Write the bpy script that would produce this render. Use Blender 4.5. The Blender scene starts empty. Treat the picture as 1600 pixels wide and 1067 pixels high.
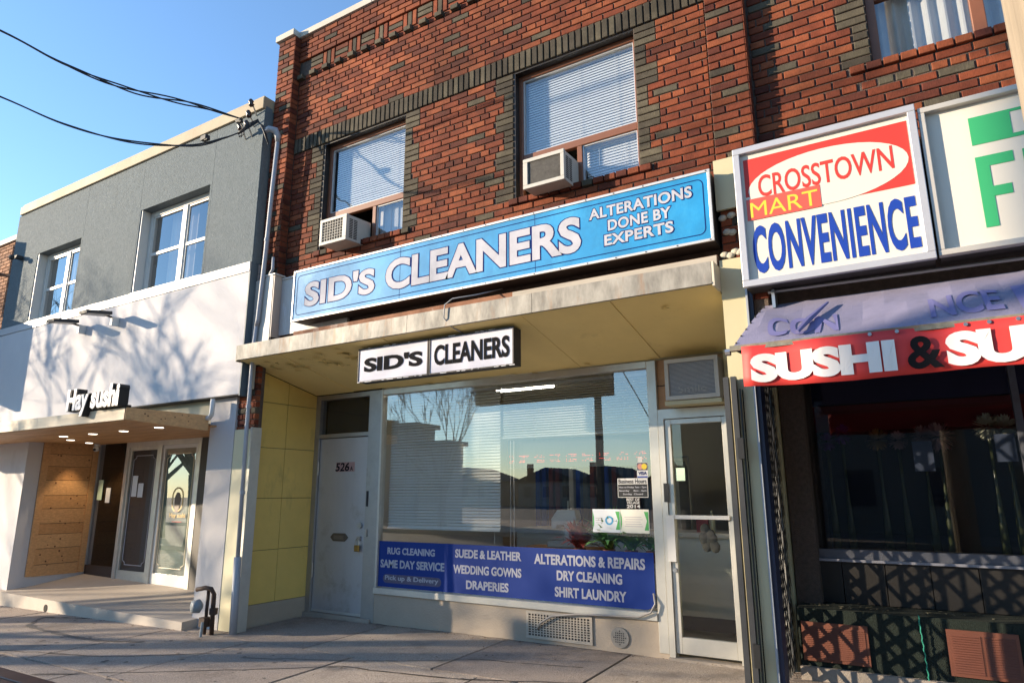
import bpy, bmesh, math, random
from mathutils import Vector, Matrix, Euler
R = math.radians
random.seed(11)
sc = bpy.context.scene
C = sc.collection
# ------------------------------------------------------------------ camera, sky, sun, exposure
cam_d = bpy.data.cameras.new('camera'); cam = bpy.data.objects.new('camera', cam_d); C.objects.link(cam)
cam.location = (0, 0, 1.5)
cam_d.sensor_width = 36; cam_d.lens = 1045 * 36 / 1600.0; cam_d.clip_end = 2000; cam_d.clip_start = .05
ya, pi_, ro = R(31.32), R(12.765), R(-0.205)
fw = Vector((-math.sin(ya) * math.cos(pi_), math.cos(ya) * math.cos(pi_), math.sin(pi_)))
rt = Vector((math.cos(ya), math.sin(ya), 0)); up = rt.cross(fw)
r2 = rt * math.cos(ro) + up * math.sin(ro); u2 = -rt * math.sin(ro) + up * math.cos(ro)
cam.rotation_euler = Matrix((r2, u2, -fw)).transposed().to_euler()
sc.camera = cam
SUN_AZ, SUN_EL = R(61.2), R(12.5)       # azimuth measured from -Y towards -X
w = bpy.data.worlds.new('World'); sc.world = w; w.use_nodes = True
nt = w.node_tree; nt.nodes.clear()
sky = nt.nodes.new('ShaderNodeTexSky'); sky.sky_type = 'NISHITA'; sky.sun_disc = False
sky.sun_elevation = SUN_EL
sky.sun_rotation = math.atan2(-math.sin(SUN_AZ), -math.cos(SUN_AZ))
sky.air_density = 1.0; sky.dust_density = 0.0; sky.ozone_density = 3.2
bg = nt.nodes.new('ShaderNodeBackground'); bg.inputs[1].default_value = 0.15
ou = nt.nodes.new('ShaderNodeOutputWorld')
nt.links.new(sky.outputs[0], bg.inputs[0]); nt.links.new(bg.outputs[0], ou.inputs[0])
sd = bpy.data.lights.new('sun', 'SUN'); sd.energy = 4.4; sd.angle = R(0.53); sd.color = (1, .82, .60)
sun = bpy.data.objects.new('sun', sd); C.objects.link(sun)
to_sun = Vector((-math.sin(SUN_AZ) * math.cos(SUN_EL), -math.cos(SUN_AZ) * math.cos(SUN_EL), math.sin(SUN_EL)))
sun.rotation_euler = to_sun.to_track_quat('Z', 'Y').to_euler(); sun.location = (-6, -4, 12)
sc.view_settings.view_transform = 'Standard'; sc.view_settings.look = 'None'
sc.view_settings.exposure = 1.36; sc.view_settings.gamma = 1
sc.view_settings.use_curve_mapping = False
sc.render.engine = 'CYCLES'
sc.cycles.max_bounces = 8; sc.cycles.transparent_max_bounces = 12
sc.cycles.use_denoising = True

# ------------------------------------------------------------------ materials
MATS = {}
def mat(name, col, rough=.6, metal=0, spec=.5, noise=None, bump=None, dirt=None, coat=0):
    """noise=(scale, amount, stretch xyz), bump=(scale, strength, stretch), dirt=(colour, scale, threshold, amount)"""
    if name in MATS: return MATS[name]
    m = bpy.data.materials.new(name); m.use_nodes = True; t = m.node_tree; N = t.nodes; L = t.links
    b = N['Principled BSDF']
    b.inputs['Base Color'].default_value = (*col, 1); b.inputs['Roughness'].default_value = rough
    b.inputs['Metallic'].default_value = metal; b.inputs['Specular IOR Level'].default_value = spec
    if coat: b.inputs['Coat Weight'].default_value = coat
    geo = N.new('ShaderNodeNewGeometry'); cur = None
    def mapped(s, st):
        mp = N.new('ShaderNodeMapping'); mp.inputs['Scale'].default_value = (s * st[0], s * st[1], s * st[2])
        L.new(geo.outputs['Position'], mp.inputs[0]); return mp
    if noise:
        s, a, st = noise if len(noise) == 3 else (*noise, (1, 1, 1))
        n = N.new('ShaderNodeTexNoise'); n.inputs['Scale'].default_value = 1; n.inputs['Detail'].default_value = 6
        n.inputs['Roughness'].default_value = .65
        L.new(mapped(s, st).outputs[0], n.inputs['Vector'])
        mr = N.new('ShaderNodeMapRange'); mr.inputs[1].default_value = .25; mr.inputs[2].default_value = .75
        mr.inputs[3].default_value = 1 - a; mr.inputs[4].default_value = 1 + a * .6
        L.new(n.outputs[0], mr.inputs[0])
        mx = N.new('ShaderNodeVectorMath'); mx.operation = 'MULTIPLY'
        mx.inputs[0].default_value = col; L.new(mr.outputs[0], mx.inputs[1]); cur = mx.outputs[0]
        mr2 = N.new('ShaderNodeMapRange'); mr2.inputs[3].default_value = min(1, rough + .12); mr2.inputs[4].default_value = max(.05, rough - .1)
        L.new(n.outputs[0], mr2.inputs[0]); L.new(mr2.outputs[0], b.inputs['Roughness'])
    if dirt:
        dc, ds, th, am = dirt[:4]; st = dirt[4] if len(dirt) > 4 else (1, 1, 1)
        n = N.new('ShaderNodeTexNoise'); n.inputs['Scale'].default_value = 1; n.inputs['Detail'].default_value = 8; n.inputs['Roughness'].default_value = .7
        L.new(mapped(ds, st).outputs[0], n.inputs['Vector'])
        mr = N.new('ShaderNodeMapRange'); mr.inputs[1].default_value = th; mr.inputs[2].default_value = th + .15
        mr.inputs[3].default_value = 0; mr.inputs[4].default_value = am
        L.new(n.outputs[0], mr.inputs[0])
        mx = N.new('ShaderNodeMix'); mx.data_type = 'RGBA'
        L.new(mr.outputs[0], mx.inputs[0])
        if cur: L.new(cur, mx.inputs[6])
        else: mx.inputs[6].default_value = (*col, 1)
        mx.inputs[7].default_value = (*dc, 1); cur = mx.outputs[2]
    if cur: L.new(cur, b.inputs['Base Color'])
    if bump:
        s, a, st = bump if len(bump) == 3 else (*bump, (1, 1, 1))
        n = N.new('ShaderNodeTexNoise'); n.inputs['Scale'].default_value = 1; n.inputs['Detail'].default_value = 4
        L.new(mapped(s, st).outputs[0], n.inputs['Vector'])
        bp = N.new('ShaderNodeBump'); bp.inputs['Strength'].default_value = a; bp.inputs['Distance'].default_value = .01
        L.new(n.outputs[0], bp.inputs['Height']); L.new(bp.outputs[0], b.inputs['Normal'])
    MATS[name] = m; return m

def glass(name, tint=(1, 1, 1), base=.04, gain=1.6, rough=0.0):
    m = bpy.data.materials.new(name); m.use_nodes = True; t = m.node_tree; N = t.nodes; L = t.links; N.clear()
    o = N.new('ShaderNodeOutputMaterial'); mx = N.new('ShaderNodeMixShader'); tr = N.new('ShaderNodeBsdfTransparent')
    gl = N.new('ShaderNodeBsdfGlossy'); gl.inputs['Roughness'].default_value = rough
    tr.inputs[0].default_value = (*tint, 1)
    fr = N.new('ShaderNodeFresnel'); fr.inputs[0].default_value = 1.5
    ma = N.new('ShaderNodeMath'); ma.operation = 'MULTIPLY_ADD'; ma.inputs[1].default_value = gain; ma.inputs[2].default_value = base
    ma.use_clamp = True
    n = N.new('ShaderNodeTexNoise'); n.inputs['Scale'].default_value = 1.3; g = N.new('ShaderNodeNewGeometry')
    L.new(g.outputs['Position'], n.inputs['Vector'])
    bp = N.new('ShaderNodeBump'); bp.inputs['Strength'].default_value = .02; bp.inputs['Distance'].default_value = .02
    L.new(n.outputs[0], bp.inputs['Height']); L.new(bp.outputs[0], gl.inputs['Normal'])
    inv = N.new('ShaderNodeMath'); inv.operation = 'SUBTRACT'; inv.inputs[0].default_value = 1; L.new(g.outputs['Backfacing'], inv.inputs[1])
    mm = N.new('ShaderNodeMath'); mm.operation = 'MULTIPLY'; L.new(ma.outputs[0], mm.inputs[0]); L.new(inv.outputs[0], mm.inputs[1])
    L.new(fr.outputs[0], ma.inputs[0]); L.new(mm.outputs[0], mx.inputs[0]); L.new(tr.outputs[0], mx.inputs[1]); L.new(gl.outputs[0], mx.inputs[2])
    L.new(mx.outputs[0], o.inputs[0]); MATS[name] = m; return m

def brick_mat(name, c0, c1, c2):
    """three tones picked by the attribute 'tint', vertical wire-cut striations"""
    m = bpy.data.materials.new(name); m.use_nodes = True; t = m.node_tree; N = t.nodes; L = t.links
    b = N['Principled BSDF']; b.inputs['Roughness'].default_value = .85; b.inputs['Specular IOR Level'].default_value = .25
    at = N.new('ShaderNodeAttribute'); at.attribute_name = 'tint'
    cr = N.new('ShaderNodeValToRGB'); e = cr.color_ramp.elements
    e[0].color = (*c0, 1); e[1].color = (*c2, 1); k = cr.color_ramp.elements.new(.5); k.color = (*c1, 1)
    L.new(at.outputs['Fac'], cr.inputs[0])
    geo = N.new('ShaderNodeNewGeometry')
    def nz(sx, sy, sz, det=5):
        mp = N.new('ShaderNodeMapping'); mp.inputs['Scale'].default_value = (sx, sy, sz); L.new(geo.outputs['Position'], mp.inputs[0])
        n = N.new('ShaderNodeTexNoise'); n.inputs['Scale'].default_value = 1; n.inputs['Detail'].default_value = det
        L.new(mp.outputs[0], n.inputs['Vector']); return n
    n1 = nz(260, 260, 35); n2 = nz(9, 9, 9); n3 = nz(420, 420, 420, 2); n4 = nz(1.1, 1.1, 1.6, 6)
    def mr(n, a, bb, lo=.3, hi=.7):
        x = N.new('ShaderNodeMapRange'); x.inputs[1].default_value = lo; x.inputs[2].default_value = hi
        x.inputs[3].default_value = a; x.inputs[4].default_value = bb; L.new(n.outputs[0], x.inputs[0]); return x
    def mul(a, bb):
        v = N.new('ShaderNodeVectorMath'); v.operation = 'MULTIPLY'; L.new(a, v.inputs[0]); L.new(bb, v.inputs[1]); return v.outputs[0]
    c = mul(cr.outputs[0], mr(n1, .72, 1.22).outputs[0]); c = mul(c, mr(n2, .72, 1.18).outputs[0]); c = mul(c, mr(n4, .58, 1.14).outputs[0])
    c = mul(c, mr(n3, .85, 1.15).outputs[0])
    L.new(c, b.inputs['Base Color'])
    bp = N.new('ShaderNodeBump'); bp.inputs['Strength'].default_value = .55; bp.inputs['Distance'].default_value = .004
    L.new(n1.outputs[0], bp.inputs['Height']); L.new(bp.outputs[0], b.inputs['Normal'])
    MATS[name] = m; return m

def emit(name, col, s):
    m = bpy.data.materials.new(name); m.use_nodes = True
    b = m.node_tree.nodes['Principled BSDF']; b.inputs['Base Color'].default_value = (*col, 1)
    b.inputs['Emission Color'].default_value = (*col, 1); b.inputs['Emission Strength'].default_value = s; MATS[name] = m; return m

BR_RED = brick_mat('red brick', (.075, .021, .015), (.195, .046, .020), (.285, .084, .034))
BR_DARK = brick_mat('charcoal brick', (.045, .037, .028), (.078, .066, .047), (.12, .102, .068))
MORTAR = mat('mortar', (.10, .072, .058), .95, noise=(30, .35), bump=(120, .8))
STUCCO_G = mat('grey stucco', (.135, .165, .18), .9, noise=(26, .16), bump=(95, 1.4), dirt=((.10, .12, .13), 1.6, .58, .6, (1, 1, .3)))
STUCCO_W = mat('white stucco', (.60, .58, .585), .9, noise=(.9, .07), bump=(130, .55), dirt=((.40, .37, .35), 1.7, .58, .45, (1, 1, .4)))
STUCCO_GW = mat('speckled render', (.60, .575, .565), .95, noise=(120, .22), bump=(160, 1.0))
TAN = mat('tan metal coping', (.36, .29, .19), .7, noise=(1.5, .08))
WHITE = mat('white paint', (.60, .59, .56), .45, noise=(4, .06))
VINYL = mat('white window vinyl', (.58, .56, .52), .4, noise=(3, .06))
SILL_W = mat('white metal cap', (.50, .49, .50), .4, noise=(2, .06))
CEDAR = [mat('cedar board %d' % i, c, .55, noise=(7, .28, (.35, 3, 6) if True else 0), bump=(30, .25, (.3, 3, 6)))
         for i, c in enumerate([(.56, .30, .125), (.60, .33, .145), (.52, .27, .11), (.62, .35, .155)])]
KNOT = mat('knot', (.13, .05, .02), .6)
ALU = mat('dull aluminium', (.42, .41, .40), .42, metal=.75, noise=(5, .15), dirt=((.18, .15, .12), 5, .58, .5))
ALU_L = mat('light aluminium', (.62, .61, .58), .4, metal=.55, noise=(6, .1))
ALU_CREAM = mat('anodised door frame', (.60, .58, .52), .38, metal=.45, noise=(6, .12))
DOOR_P = mat('brushed metal door', (.52, .52, .54), .42, metal=.5, noise=(3, .12, (1, 1, .3)), dirt=((.28, .25, .22), 3.2, .54, .5))
YTILE = mat('yellow panel', (.72, .51, .14), .32, noise=(2.4, .12), dirt=((.34, .25, .08), 3.5, .56, .5, (1, 1, .4)))
SOFFIT = mat('cream yellow paint', (.90, .70, .29), .6, noise=(1.6, .08), dirt=((.56, .42, .18), 2.2, .60, .5), bump=(8, .3))
CREAM = mat('cream panel', (.52, .47, .29), .5, noise=(1.3, .1, (1, 1, .5)), dirt=((.5, .43, .24), 1.6, .6, .4))
FASCIA = mat('weathered metal fascia', (.31, .29, .25), .6, metal=.1, noise=(3.2, .6, (2.6, 1, 1.0)), dirt=((.26, .13, .05), 3.5, .53, .8, (1.6, 1, .3)))
RUST = mat('rusty flashing', (.24, .10, .05), .8, noise=(6, .4), dirt=((.45, .42, .38), 3, .55, .8))
BEIGE_F = mat('beige enamel panel', (.50, .47, .42), .5, noise=(2, .1), dirt=((.33, .30, .27), 2.4, .55, .6))
PINKISH = mat('pinkish enamel return', (.50, .41, .34), .5, noise=(2, .08))
CONC = mat('concrete', (.36, .31, .26), .9, noise=(3, .22), bump=(90, .5), dirt=((.17, .14, .12), 2.2, .58, .6))
CONC_B = mat('painted concrete base', (.40, .33, .255), .85, noise=(2, .14), bump=(60, .35), dirt=((.26, .21, .16), 2.6, .6, .5))
SLABS = [mat('sidewalk slab %d' % i, c, .92, noise=(75, .5), bump=(120, 1.4), dirt=((c[0] * .45, c[1] * .44, c[2] * .43), 2.3, .50, .6))
         for i, c in enumerate([(.42, .345, .29), (.39, .32, .27), (.445, .37, .305), (.37, .305, .26)])]
CRACK = mat('dirt in the joints', (.035, .03, .025), 1)
ASPH = mat('asphalt', (.09, .085, .08), .9, noise=(4, .3), bump=(160, .8))
ASPH_P = mat('old patch', (.17, .15, .135), .95, noise=(60, .4), bump=(120, 1.2))
GROUND = mat('ground', (.08, .075, .06), 1, noise=(.4, .3))
BLUE = mat('sign blue', (.015, .25, .53), .5, noise=(2.2, .34), spec=.3, dirt=((.05, .36, .62), 1.9, .50, .6, (1, 1, .5)))
LTR_W = mat('off-white lettering', (.45, .45, .50), .7, spec=.2, noise=(6, .16))
NAVY = mat('navy outline', (.006, .02, .13), .8, spec=.1)
SIGNWHITE = mat('sign white', (.60, .59, .57), .5, spec=.2, noise=(2, .04))
CREAMW = mat('warm sign white', (.64, .60, .52), .5, spec=.2, noise=(1, .03))
REDP = mat('sign red', (.55, .03, .02), .6, noise=(2, .05))
YEL = mat('sign yellow', (.70, .52, .04), .6)
BLUEP = mat('sign royal blue', (.012, .05, .32), .7, spec=.15)
GREENP = mat('sign green', (.035, .38, .14), .6)
BLACK = mat('black', (.012, .012, .012), .45)
BLK_PAINT = mat('black painted steel', (.02, .02, .022), .4, noise=(20, .3), dirt=((.10, .09, .08), 14, .64, .7))
INK = mat('black print', (.010, .010, .012), .9, spec=.1)
DARK = mat('dark rubber', (.02, .02, .02), .6)
WIRE = mat('cable', (.02, .018, .02), .5)
FRAME_G = mat('grey sign frame', (.48, .48, .50), .4, metal=.3, noise=(6, .1))
FRAME_T = mat('tan sign frame', (.50, .47, .42), .45, metal=.2, noise=(6, .1))
BOXB = mat('dark sign box side', (.035, .03, .028), .6, noise=(6, .2), dirt=((.2, .2, .2), 9, .66, .7))
PANELB = mat('service panel blue', (.008, .036, .22), .6, spec=.25, noise=(1.5, .06), dirt=((.12, .16, .35), 6, .68, .5, (.4, 1, 3)))
AC_W = mat('ac casing', (.48, .46, .41), .5, noise=(7, .1), dirt=((.35, .3, .24), 6, .62, .5))
AC_G = mat('ac fins', (.17, .16, .145), .6, metal=.3, noise=(40, .4), dirt=((.6, .58, .5), 22, .7, .8))
AC_D = mat('ac dark', (.03, .03, .032), .7)
BRN = mat('brown window frame', (.19, .07, .032), .45, noise=(6, .15))
BLIND = mat('blind slat', (.80, .79, .75), .5)
CURT = mat('curtain cloth', (.52, .50, .46), .9, noise=(2, .15))
WALLI = mat('interior wall', (.66, .60, .46), .8, noise=(1, .08))
FLOORI = mat('interior floor', (.22, .19, .15), .35, noise=(2, .2))
COUNTER = mat('counter front', (.80, .80, .77), .5)
COPE = mat('pale stone coping', (.46, .43, .37), .7, noise=(3, .12), dirt=((.4, .36, .3), 4, .62, .5))
PIPE = mat('painted conduit', (.36, .37, .40), .6, metal=.1, noise=(5, .12), dirt=((.32, .3, .28), 5, .6, .4))
RUSTP = mat('rusty pipe', (.055, .028, .017), .75, noise=(25, .4))
METER = mat('gas meter grey', (.22, .25, .27), .5, noise=(8, .15))
BOARDW = mat('brown plywood', (.46, .25, .12), .65, noise=(5, .15, (.5, 1, 3)))
LAV = mat('faded lavender awning cloth', (.215, .205, .30), .85, noise=(3, .22), bump=(200, .5), dirt=((.15, .145, .20), 4, .55, .7))
LAV_D = mat('awning print', (.145, .14, .30), .85)
LAV_P = mat('awning pale print', (.35, .34, .50), .85)
CLOTH_R = mat('banner red', (.62, .04, .035), .6, noise=(3, .08))
PRINTW = mat('banner white', (.78, .74, .70), .6)
NAVYW = mat('navy boarding', (.012, .018, .045), .5, noise=(3, .2))
VEIL = mat('ribbed screen', (.10, .10, .095), .6, noise=(60, .9, (1, 1, .06)), dirt=((.62, .59, .52), 55, .50, .9, (1, 1, .05)), bump=(70, 1.0, (1, 1, .05)))
BULK = mat('black bulkhead tile', (.018, .016, .014), .5, noise=(3, .3))
TURF = mat('dark green mat', (.012, .022, .016), .9, noise=(90, .5), bump=(200, 1.2))
VENTR = mat('brown vent', (.17, .058, .034), .55, noise=(8, .12))
ROPE = mat('green rope', (.02, .25, .17), .7)
WOODPOLE = mat('weathered pole wood', (.30, .245, .18), .9, noise=(12, .4, (1, 1, .08)), bump=(40, .9, (1, 1, .06)))
BARK = mat('bark', (.10, .08, .065), .95, noise=(10, .3), bump=(30, .8))
GREENL = mat('leaf green', (.12, .32, .05), .45, noise=(10, .3))
REDL = mat('leaf red', (.30, .03, .02), .5, noise=(10, .3))
PETW = mat('white petals', (.7, .7, .62), .6)
PURP = mat('purple pompom', (.16, .03, .25), .7); GOLD = mat('gold pompom', (.35, .22, .05), .7)
PINKP = mat('pink pompom', (.42, .28, .26), .7); CREAMP = mat('cream pompom', (.55, .55, .40), .7)
VASE = mat('clear green vase', (.055, .065, .025), .2)
PAPER = mat('paper', (.72, .74, .76), .7); PAPG = mat('pale green paper', (.55, .72, .55), .7)
PRG = mat('print green', (.08, .38, .10), .6); PRB = mat('print cyan', (.06, .35, .60), .6); PRT = mat('print grey', (.45, .40, .42), .6)
GLD = mat('gold leaf decal', (.55, .38, .13), .4); BRASS = mat('brass', (.45, .30, .10), .3, metal=.9)
SILV = mat('screws and steel', (.5, .5, .5), .35, metal=.9)
PATCH = mat('worn pink patch', (.42, .26, .24), .7, noise=(20, .2))
GREYBOX = mat('far wall grey', (.20, .20, .20), .9, noise=(.5, .1))
ROOFM = mat('far roof', (.07, .06, .055), .9)
BENCHM = mat('brown bench paint', (.12, .04, .025), .4, noise=(5, .2))
HAYDOOR = mat('grey film', (.10, .09, .085), .35); 
FOAM = mat('sprayed foam', (.45, .42, .34), .95, noise=(14, .25), bump=(25, 1.0))
GL_SHOP = glass('shop glass', (.95, .96, .95), .13, 2.2)
GL_UP = glass('upper glass', (.93, .95, .97), .08, 2.6)
GL_DARK = glass('dark glass', (.82, .83, .85), .02, 1.0)
GL_DOOR = glass('door glass', (.93, .95, .93), .03, 1.5)
LEDR = emit('led red', (1, .05, .03), 1.6); LEDO = mat('led off', (.16, .05, .04), .5)
DOWNL = emit('downlight', (1, .86, .66), 3)

# ------------------------------------------------------------------ geometry helpers
class MB:
    def __init__(s): s.v = []; s.f = []; s.t = []
    def add(s, vs, fs, tint=None):
        o = len(s.v); s.v += [tuple(v) for v in vs]; s.f += [tuple(i + o for i in f) for f in fs]
        s.t += [tint if tint is not None else 0.5] * len(fs); return s
    def box(s, x0, x1, y0, y1, z0, z1, M=None, tint=None):
        if x0 > x1: x0, x1 = x1, x0
        if y0 > y1: y0, y1 = y1, y0
        if z0 > z1: z0, z1 = z1, z0
        vs = [(x0, y0, z0), (x1, y0, z0), (x1, y1, z0), (x0, y1, z0), (x0, y0, z1), (x1, y0, z1), (x1, y1, z1), (x0, y1, z1)]
        if M: vs = [M @ Vector(v) for v in vs]
        return s.add(vs, [(0, 3, 2, 1), (4, 5, 6, 7), (0, 1, 5, 4), (1, 2, 6, 5), (2, 3, 7, 6), (3, 0, 4, 7)], tint)
    def quadbox(s, pts, dz):      # a slab: 4 ground points with z, thickness dz downwards
        a = [Vector(p) for p in pts]; b = [p - Vector((0, 0, dz)) for p in a]
        return s.add(a + b, [(0, 1, 2, 3), (7, 6, 5, 4), (0, 4, 5, 1), (1, 5, 6, 2), (2, 6, 7, 3), (3, 7, 4, 0)])
    def tube(s, pts, r, n=8, caps=True):
        pts = [Vector(p) for p in pts]; rs = r if isinstance(r, (list, tuple)) else [r] * len(pts)
        o = len(s.v); prev = None
        for i, p in enumerate(pts):
            d = (pts[min(i + 1, len(pts) - 1)] - pts[max(i - 1, 0)]).normalized()
            a = d.orthogonal().normalized() if prev is None else (prev - d * prev.dot(d)).normalized()
            prev = a; b = d.cross(a)
            for k in range(n):
                q = p + (a * math.cos(2 * math.pi * k / n) + b * math.sin(2 * math.pi * k / n)) * rs[i]; s.v.append(tuple(q))
        c = 0
        for i in range(len(pts) - 1):
            for k in range(n):
                k2 = (k + 1) % n
                s.f.append((o + i * n + k, o + i * n + k2, o + (i + 1) * n + k2, o + (i + 1) * n + k)); c += 1
        if caps:
            s.f.append(tuple(o + k for k in reversed(range(n)))); s.f.append(tuple(o + (len(pts) - 1) * n + k for k in range(n))); c += 2
        s.t += [.5] * c; return s
    def cyl(s, p0, p1, r, n=12): return s.tube([p0, p1], r, n)
    def disc(s, c, ax, r, th, n=16):
        c = Vector(c); a = Vector(ax).normalized(); return s.tube([c - a * th / 2, c + a * th / 2], r, n)
    def poly(s, pts, y0, y1):     # outline in XZ extruded along Y (front at y0); pts counter-clockwise seen from -Y
        n = len(pts); vs = [(x, y0, z) for x, z in pts] + [(x, y1, z) for x, z in pts]
        return s.add(vs, [tuple(range(n)), tuple(reversed(range(n, 2 * n)))] + [(i, i + n, (i + 1) % n + n, (i + 1) % n) for i in range(n)])
    def ball(s, c, r, seg=8, ring=5, sq=(1, 1, 1)):
        c = Vector(c); o = len(s.v); cnt = 0
        for i in range(ring + 1):
            th = math.pi * i / ring
            for k in range(seg):
                ph = 2 * math.pi * k / seg
                s.v.append((c.x + r * sq[0] * math.sin(th) * math.cos(ph), c.y + r * sq[1] * math.sin(th) * math.sin(ph), c.z + r * sq[2] * math.cos(th)))
        for i in range(ring):
            for k in range(seg):
                k2 = (k + 1) % seg; s.f.append((o + i * seg + k, o + (i + 1) * seg + k, o + (i + 1) * seg + k2, o + i * seg + k2)); cnt += 1
        s.t += [.5] * cnt; return s
WP = {}
def wpos(o): return WP.get(o.name, Vector((0, 0, 0)))
def link(name, mesh, loc, parent):
    o = bpy.data.objects.new(name, mesh); C.objects.link(o)
    pw = wpos(parent) if parent else Vector((0, 0, 0))
    o.location = Vector(loc) - pw; o.parent = parent; WP[o.name] = Vector(loc); return o
def part(parent, name, mb, m, label=None, kind=None, smooth=False, origin=None, weld=False):
    me = bpy.data.meshes.new(name)
    vs = mb.v; n = len(vs)
    if origin is None:
        xs = [v[0] for v in vs]; ys = [v[1] for v in vs]; zs = [v[2] for v in vs]
        origin = Vector(((min(xs) + max(xs)) / 2, (min(ys) + max(ys)) / 2, min(zs)))
    origin = Vector(origin)
    me.from_pydata([(v[0] - origin.x, v[1] - origin.y, v[2] - origin.z) for v in vs], [], mb.f)
    if any(t != .5 for t in mb.t):
        at = me.attributes.new('tint', 'FLOAT', 'FACE')
        at.data.foreach_set('value', mb.t)
    if smooth: me.polygons.foreach_set('use_smooth', [True] * len(me.polygons))
    if weld:
        b_ = bmesh.new(); b_.from_mesh(me); bmesh.ops.remove_doubles(b_, verts=b_.verts, dist=.0004); b_.to_mesh(me); b_.free()
        me.polygons.foreach_set('use_smooth', [True] * len(me.polygons))
    me.materials.append(m); me.update()
    o = link(name, me, origin, parent)
    if label: o['label'] = label
    if kind: o['kind'] = kind
    return o
def thing(name, label, cat, loc, group=None):
    o = bpy.data.objects.new(name, None); C.objects.link(o); o.location = loc; WP[o.name] = Vector(loc)
    o.empty_display_size = .1; o['label'] = label; o['category'] = cat
    if group: o['group'] = group
    return o
def solo(name, label, cat, mb, m, group=None, smooth=False):
    o = part(None, name, mb, m, smooth=smooth); o['label'] = label; o['category'] = cat
    if group: o['group'] = group
    return o
def struct(name, mb, m, parent=None):
    o = part(parent, name, mb, m)
    if parent is None: o['kind'] = 'structure'
    return o
BV = {}
def bevel(o, wdt=.004, seg=2):
    md = o.modifiers.new('bevel', 'BEVEL'); md.width = wdt; md.segments = seg; md.limit_method = 'ANGLE'; return o
_fc = {}
def text_mesh(s, bold=0.0, extrude=0.0, space=1.0):
    cu = bpy.data.curves.new('txt', 'FONT'); cu.body = s; cu.align_x = 'LEFT'; cu.size = 1
    cu.offset = bold; cu.extrude = extrude; cu.space_character = space; cu.resolution_u = 4
    o = bpy.data.objects.new('txt', cu); C.objects.link(o)
    dg = bpy.context.evaluated_depsgraph_get(); me = bpy.data.meshes.new_from_object(o.evaluated_get(dg)); me.polygons.foreach_set('use_smooth', [False] * len(me.polygons))
    for an in ('sharp_face', 'sharp_edge', 'custom_normal'):
        if an in me.attributes: me.attributes.remove(me.attributes[an])
    me.polygons.foreach_set('use_smooth', [False] * len(me.polygons))
    bpy.data.objects.remove(o); bpy.data.curves.remove(cu); return me
def text(parent, name, s, x0, x1, z0, z1, y, m, bold=.0, thick=.002, space=1.0, ref=None, slope=0, fit=None, grow=0, shear=0):
    """flat lettering on a plane facing -Y, fitted to the box x0..x1, z0..z1 (cap height)"""
    me = text_mesh(s, bold, 0, space)
    xs = [v.co.x for v in me.vertices]; ys = [v.co.y for v in me.vertices]
    a, b = min(xs), max(xs); c, d = min(ys), max(ys)
    if ref is not None: c, d = ref
    sx = (x1 - x0) / (b - a); sz = (z1 - z0) / (d - c)
    me2 = bmesh.new(); me2.from_mesh(me)
    for v in me2.verts:
        X = x0 + (v.co.x - a) * sx; Z = z0 + (v.co.y - c) * sz
        v.co = (X + shear * (Z - z0), y, Z + slope * (X - x0))
    me2.normal_update()
    for f in me2.faces:
        if f.normal.y > 0: f.normal_flip()
    if thick:
        r = bmesh.ops.extrude_face_region(me2, geom=list(me2.faces))
        vv = [g for g in r['geom'] if isinstance(g, bmesh.types.BMVert)]
        for v in vv: v.co.y -= thick
        # the far copy stays as the back
    me2.normal_update(); me2.to_mesh(me); me2.free()
    org = Vector(((x0 + x1) / 2, y, z0))
    for v in me.vertices: v.co = v.co - org
    me.materials.clear(); me.materials.append(m); me.polygons.foreach_set('use_smooth', [False] * len(me.polygons))
    return link(name, me, org, parent)

# ------------------------------------------------------------------ brickwork
CH = .066; ML = .213; JT = .011; Z0 = 4.155   # course height, module, joint, sill level
_bm = {}
def brick_mesh(l, h, v, tint, m, key):
    k = (round(l, 3), round(h, 3), v, tint, key)
    if k in _bm: return _bm[k]
    rr = random.Random(hash((v, round(l, 2), tint)) & 0xffff)
    c = .004; x, z = l / 2, h / 2; D = .055
    def j(): return rr.uniform(-.0012, .0012)
    fr = [(-x + c + j(), 0, -z + c + j()), (x - c + j(), 0, -z + c + j()), (x - c + j(), 0, z - c + j()), (-x + c + j(), 0, z - c + j())]
    ed = [(-x + j(), c, -z + j()), (x + j(), c, -z + j()), (x + j(), c, z + j()), (-x + j(), c, z + j())]
    bk = [(-x, D, -z), (x, D, -z), (x, D, z), (-x, D, z)]
    vs = fr + ed + bk
    fs = [(0, 1, 2, 3)] + [(4 + i, 4 + (i + 1) % 4, (i + 1) % 4, i) for i in range(4)] + [(8 + i, 8 + (i + 1) % 4, 4 + (i + 1) % 4, 4 + i) for i in range(4)]
    me = bpy.data.meshes.new('brick'); me.from_pydata(vs, [], fs)
    at = me.attributes.new('tint', 'FLOAT', 'FACE'); at.data.foreach_set('value', [tint] * len(fs))
    me.materials.append(m); me.update(); _bm[k] = (me, vs, fs); return _bm[k]
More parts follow.
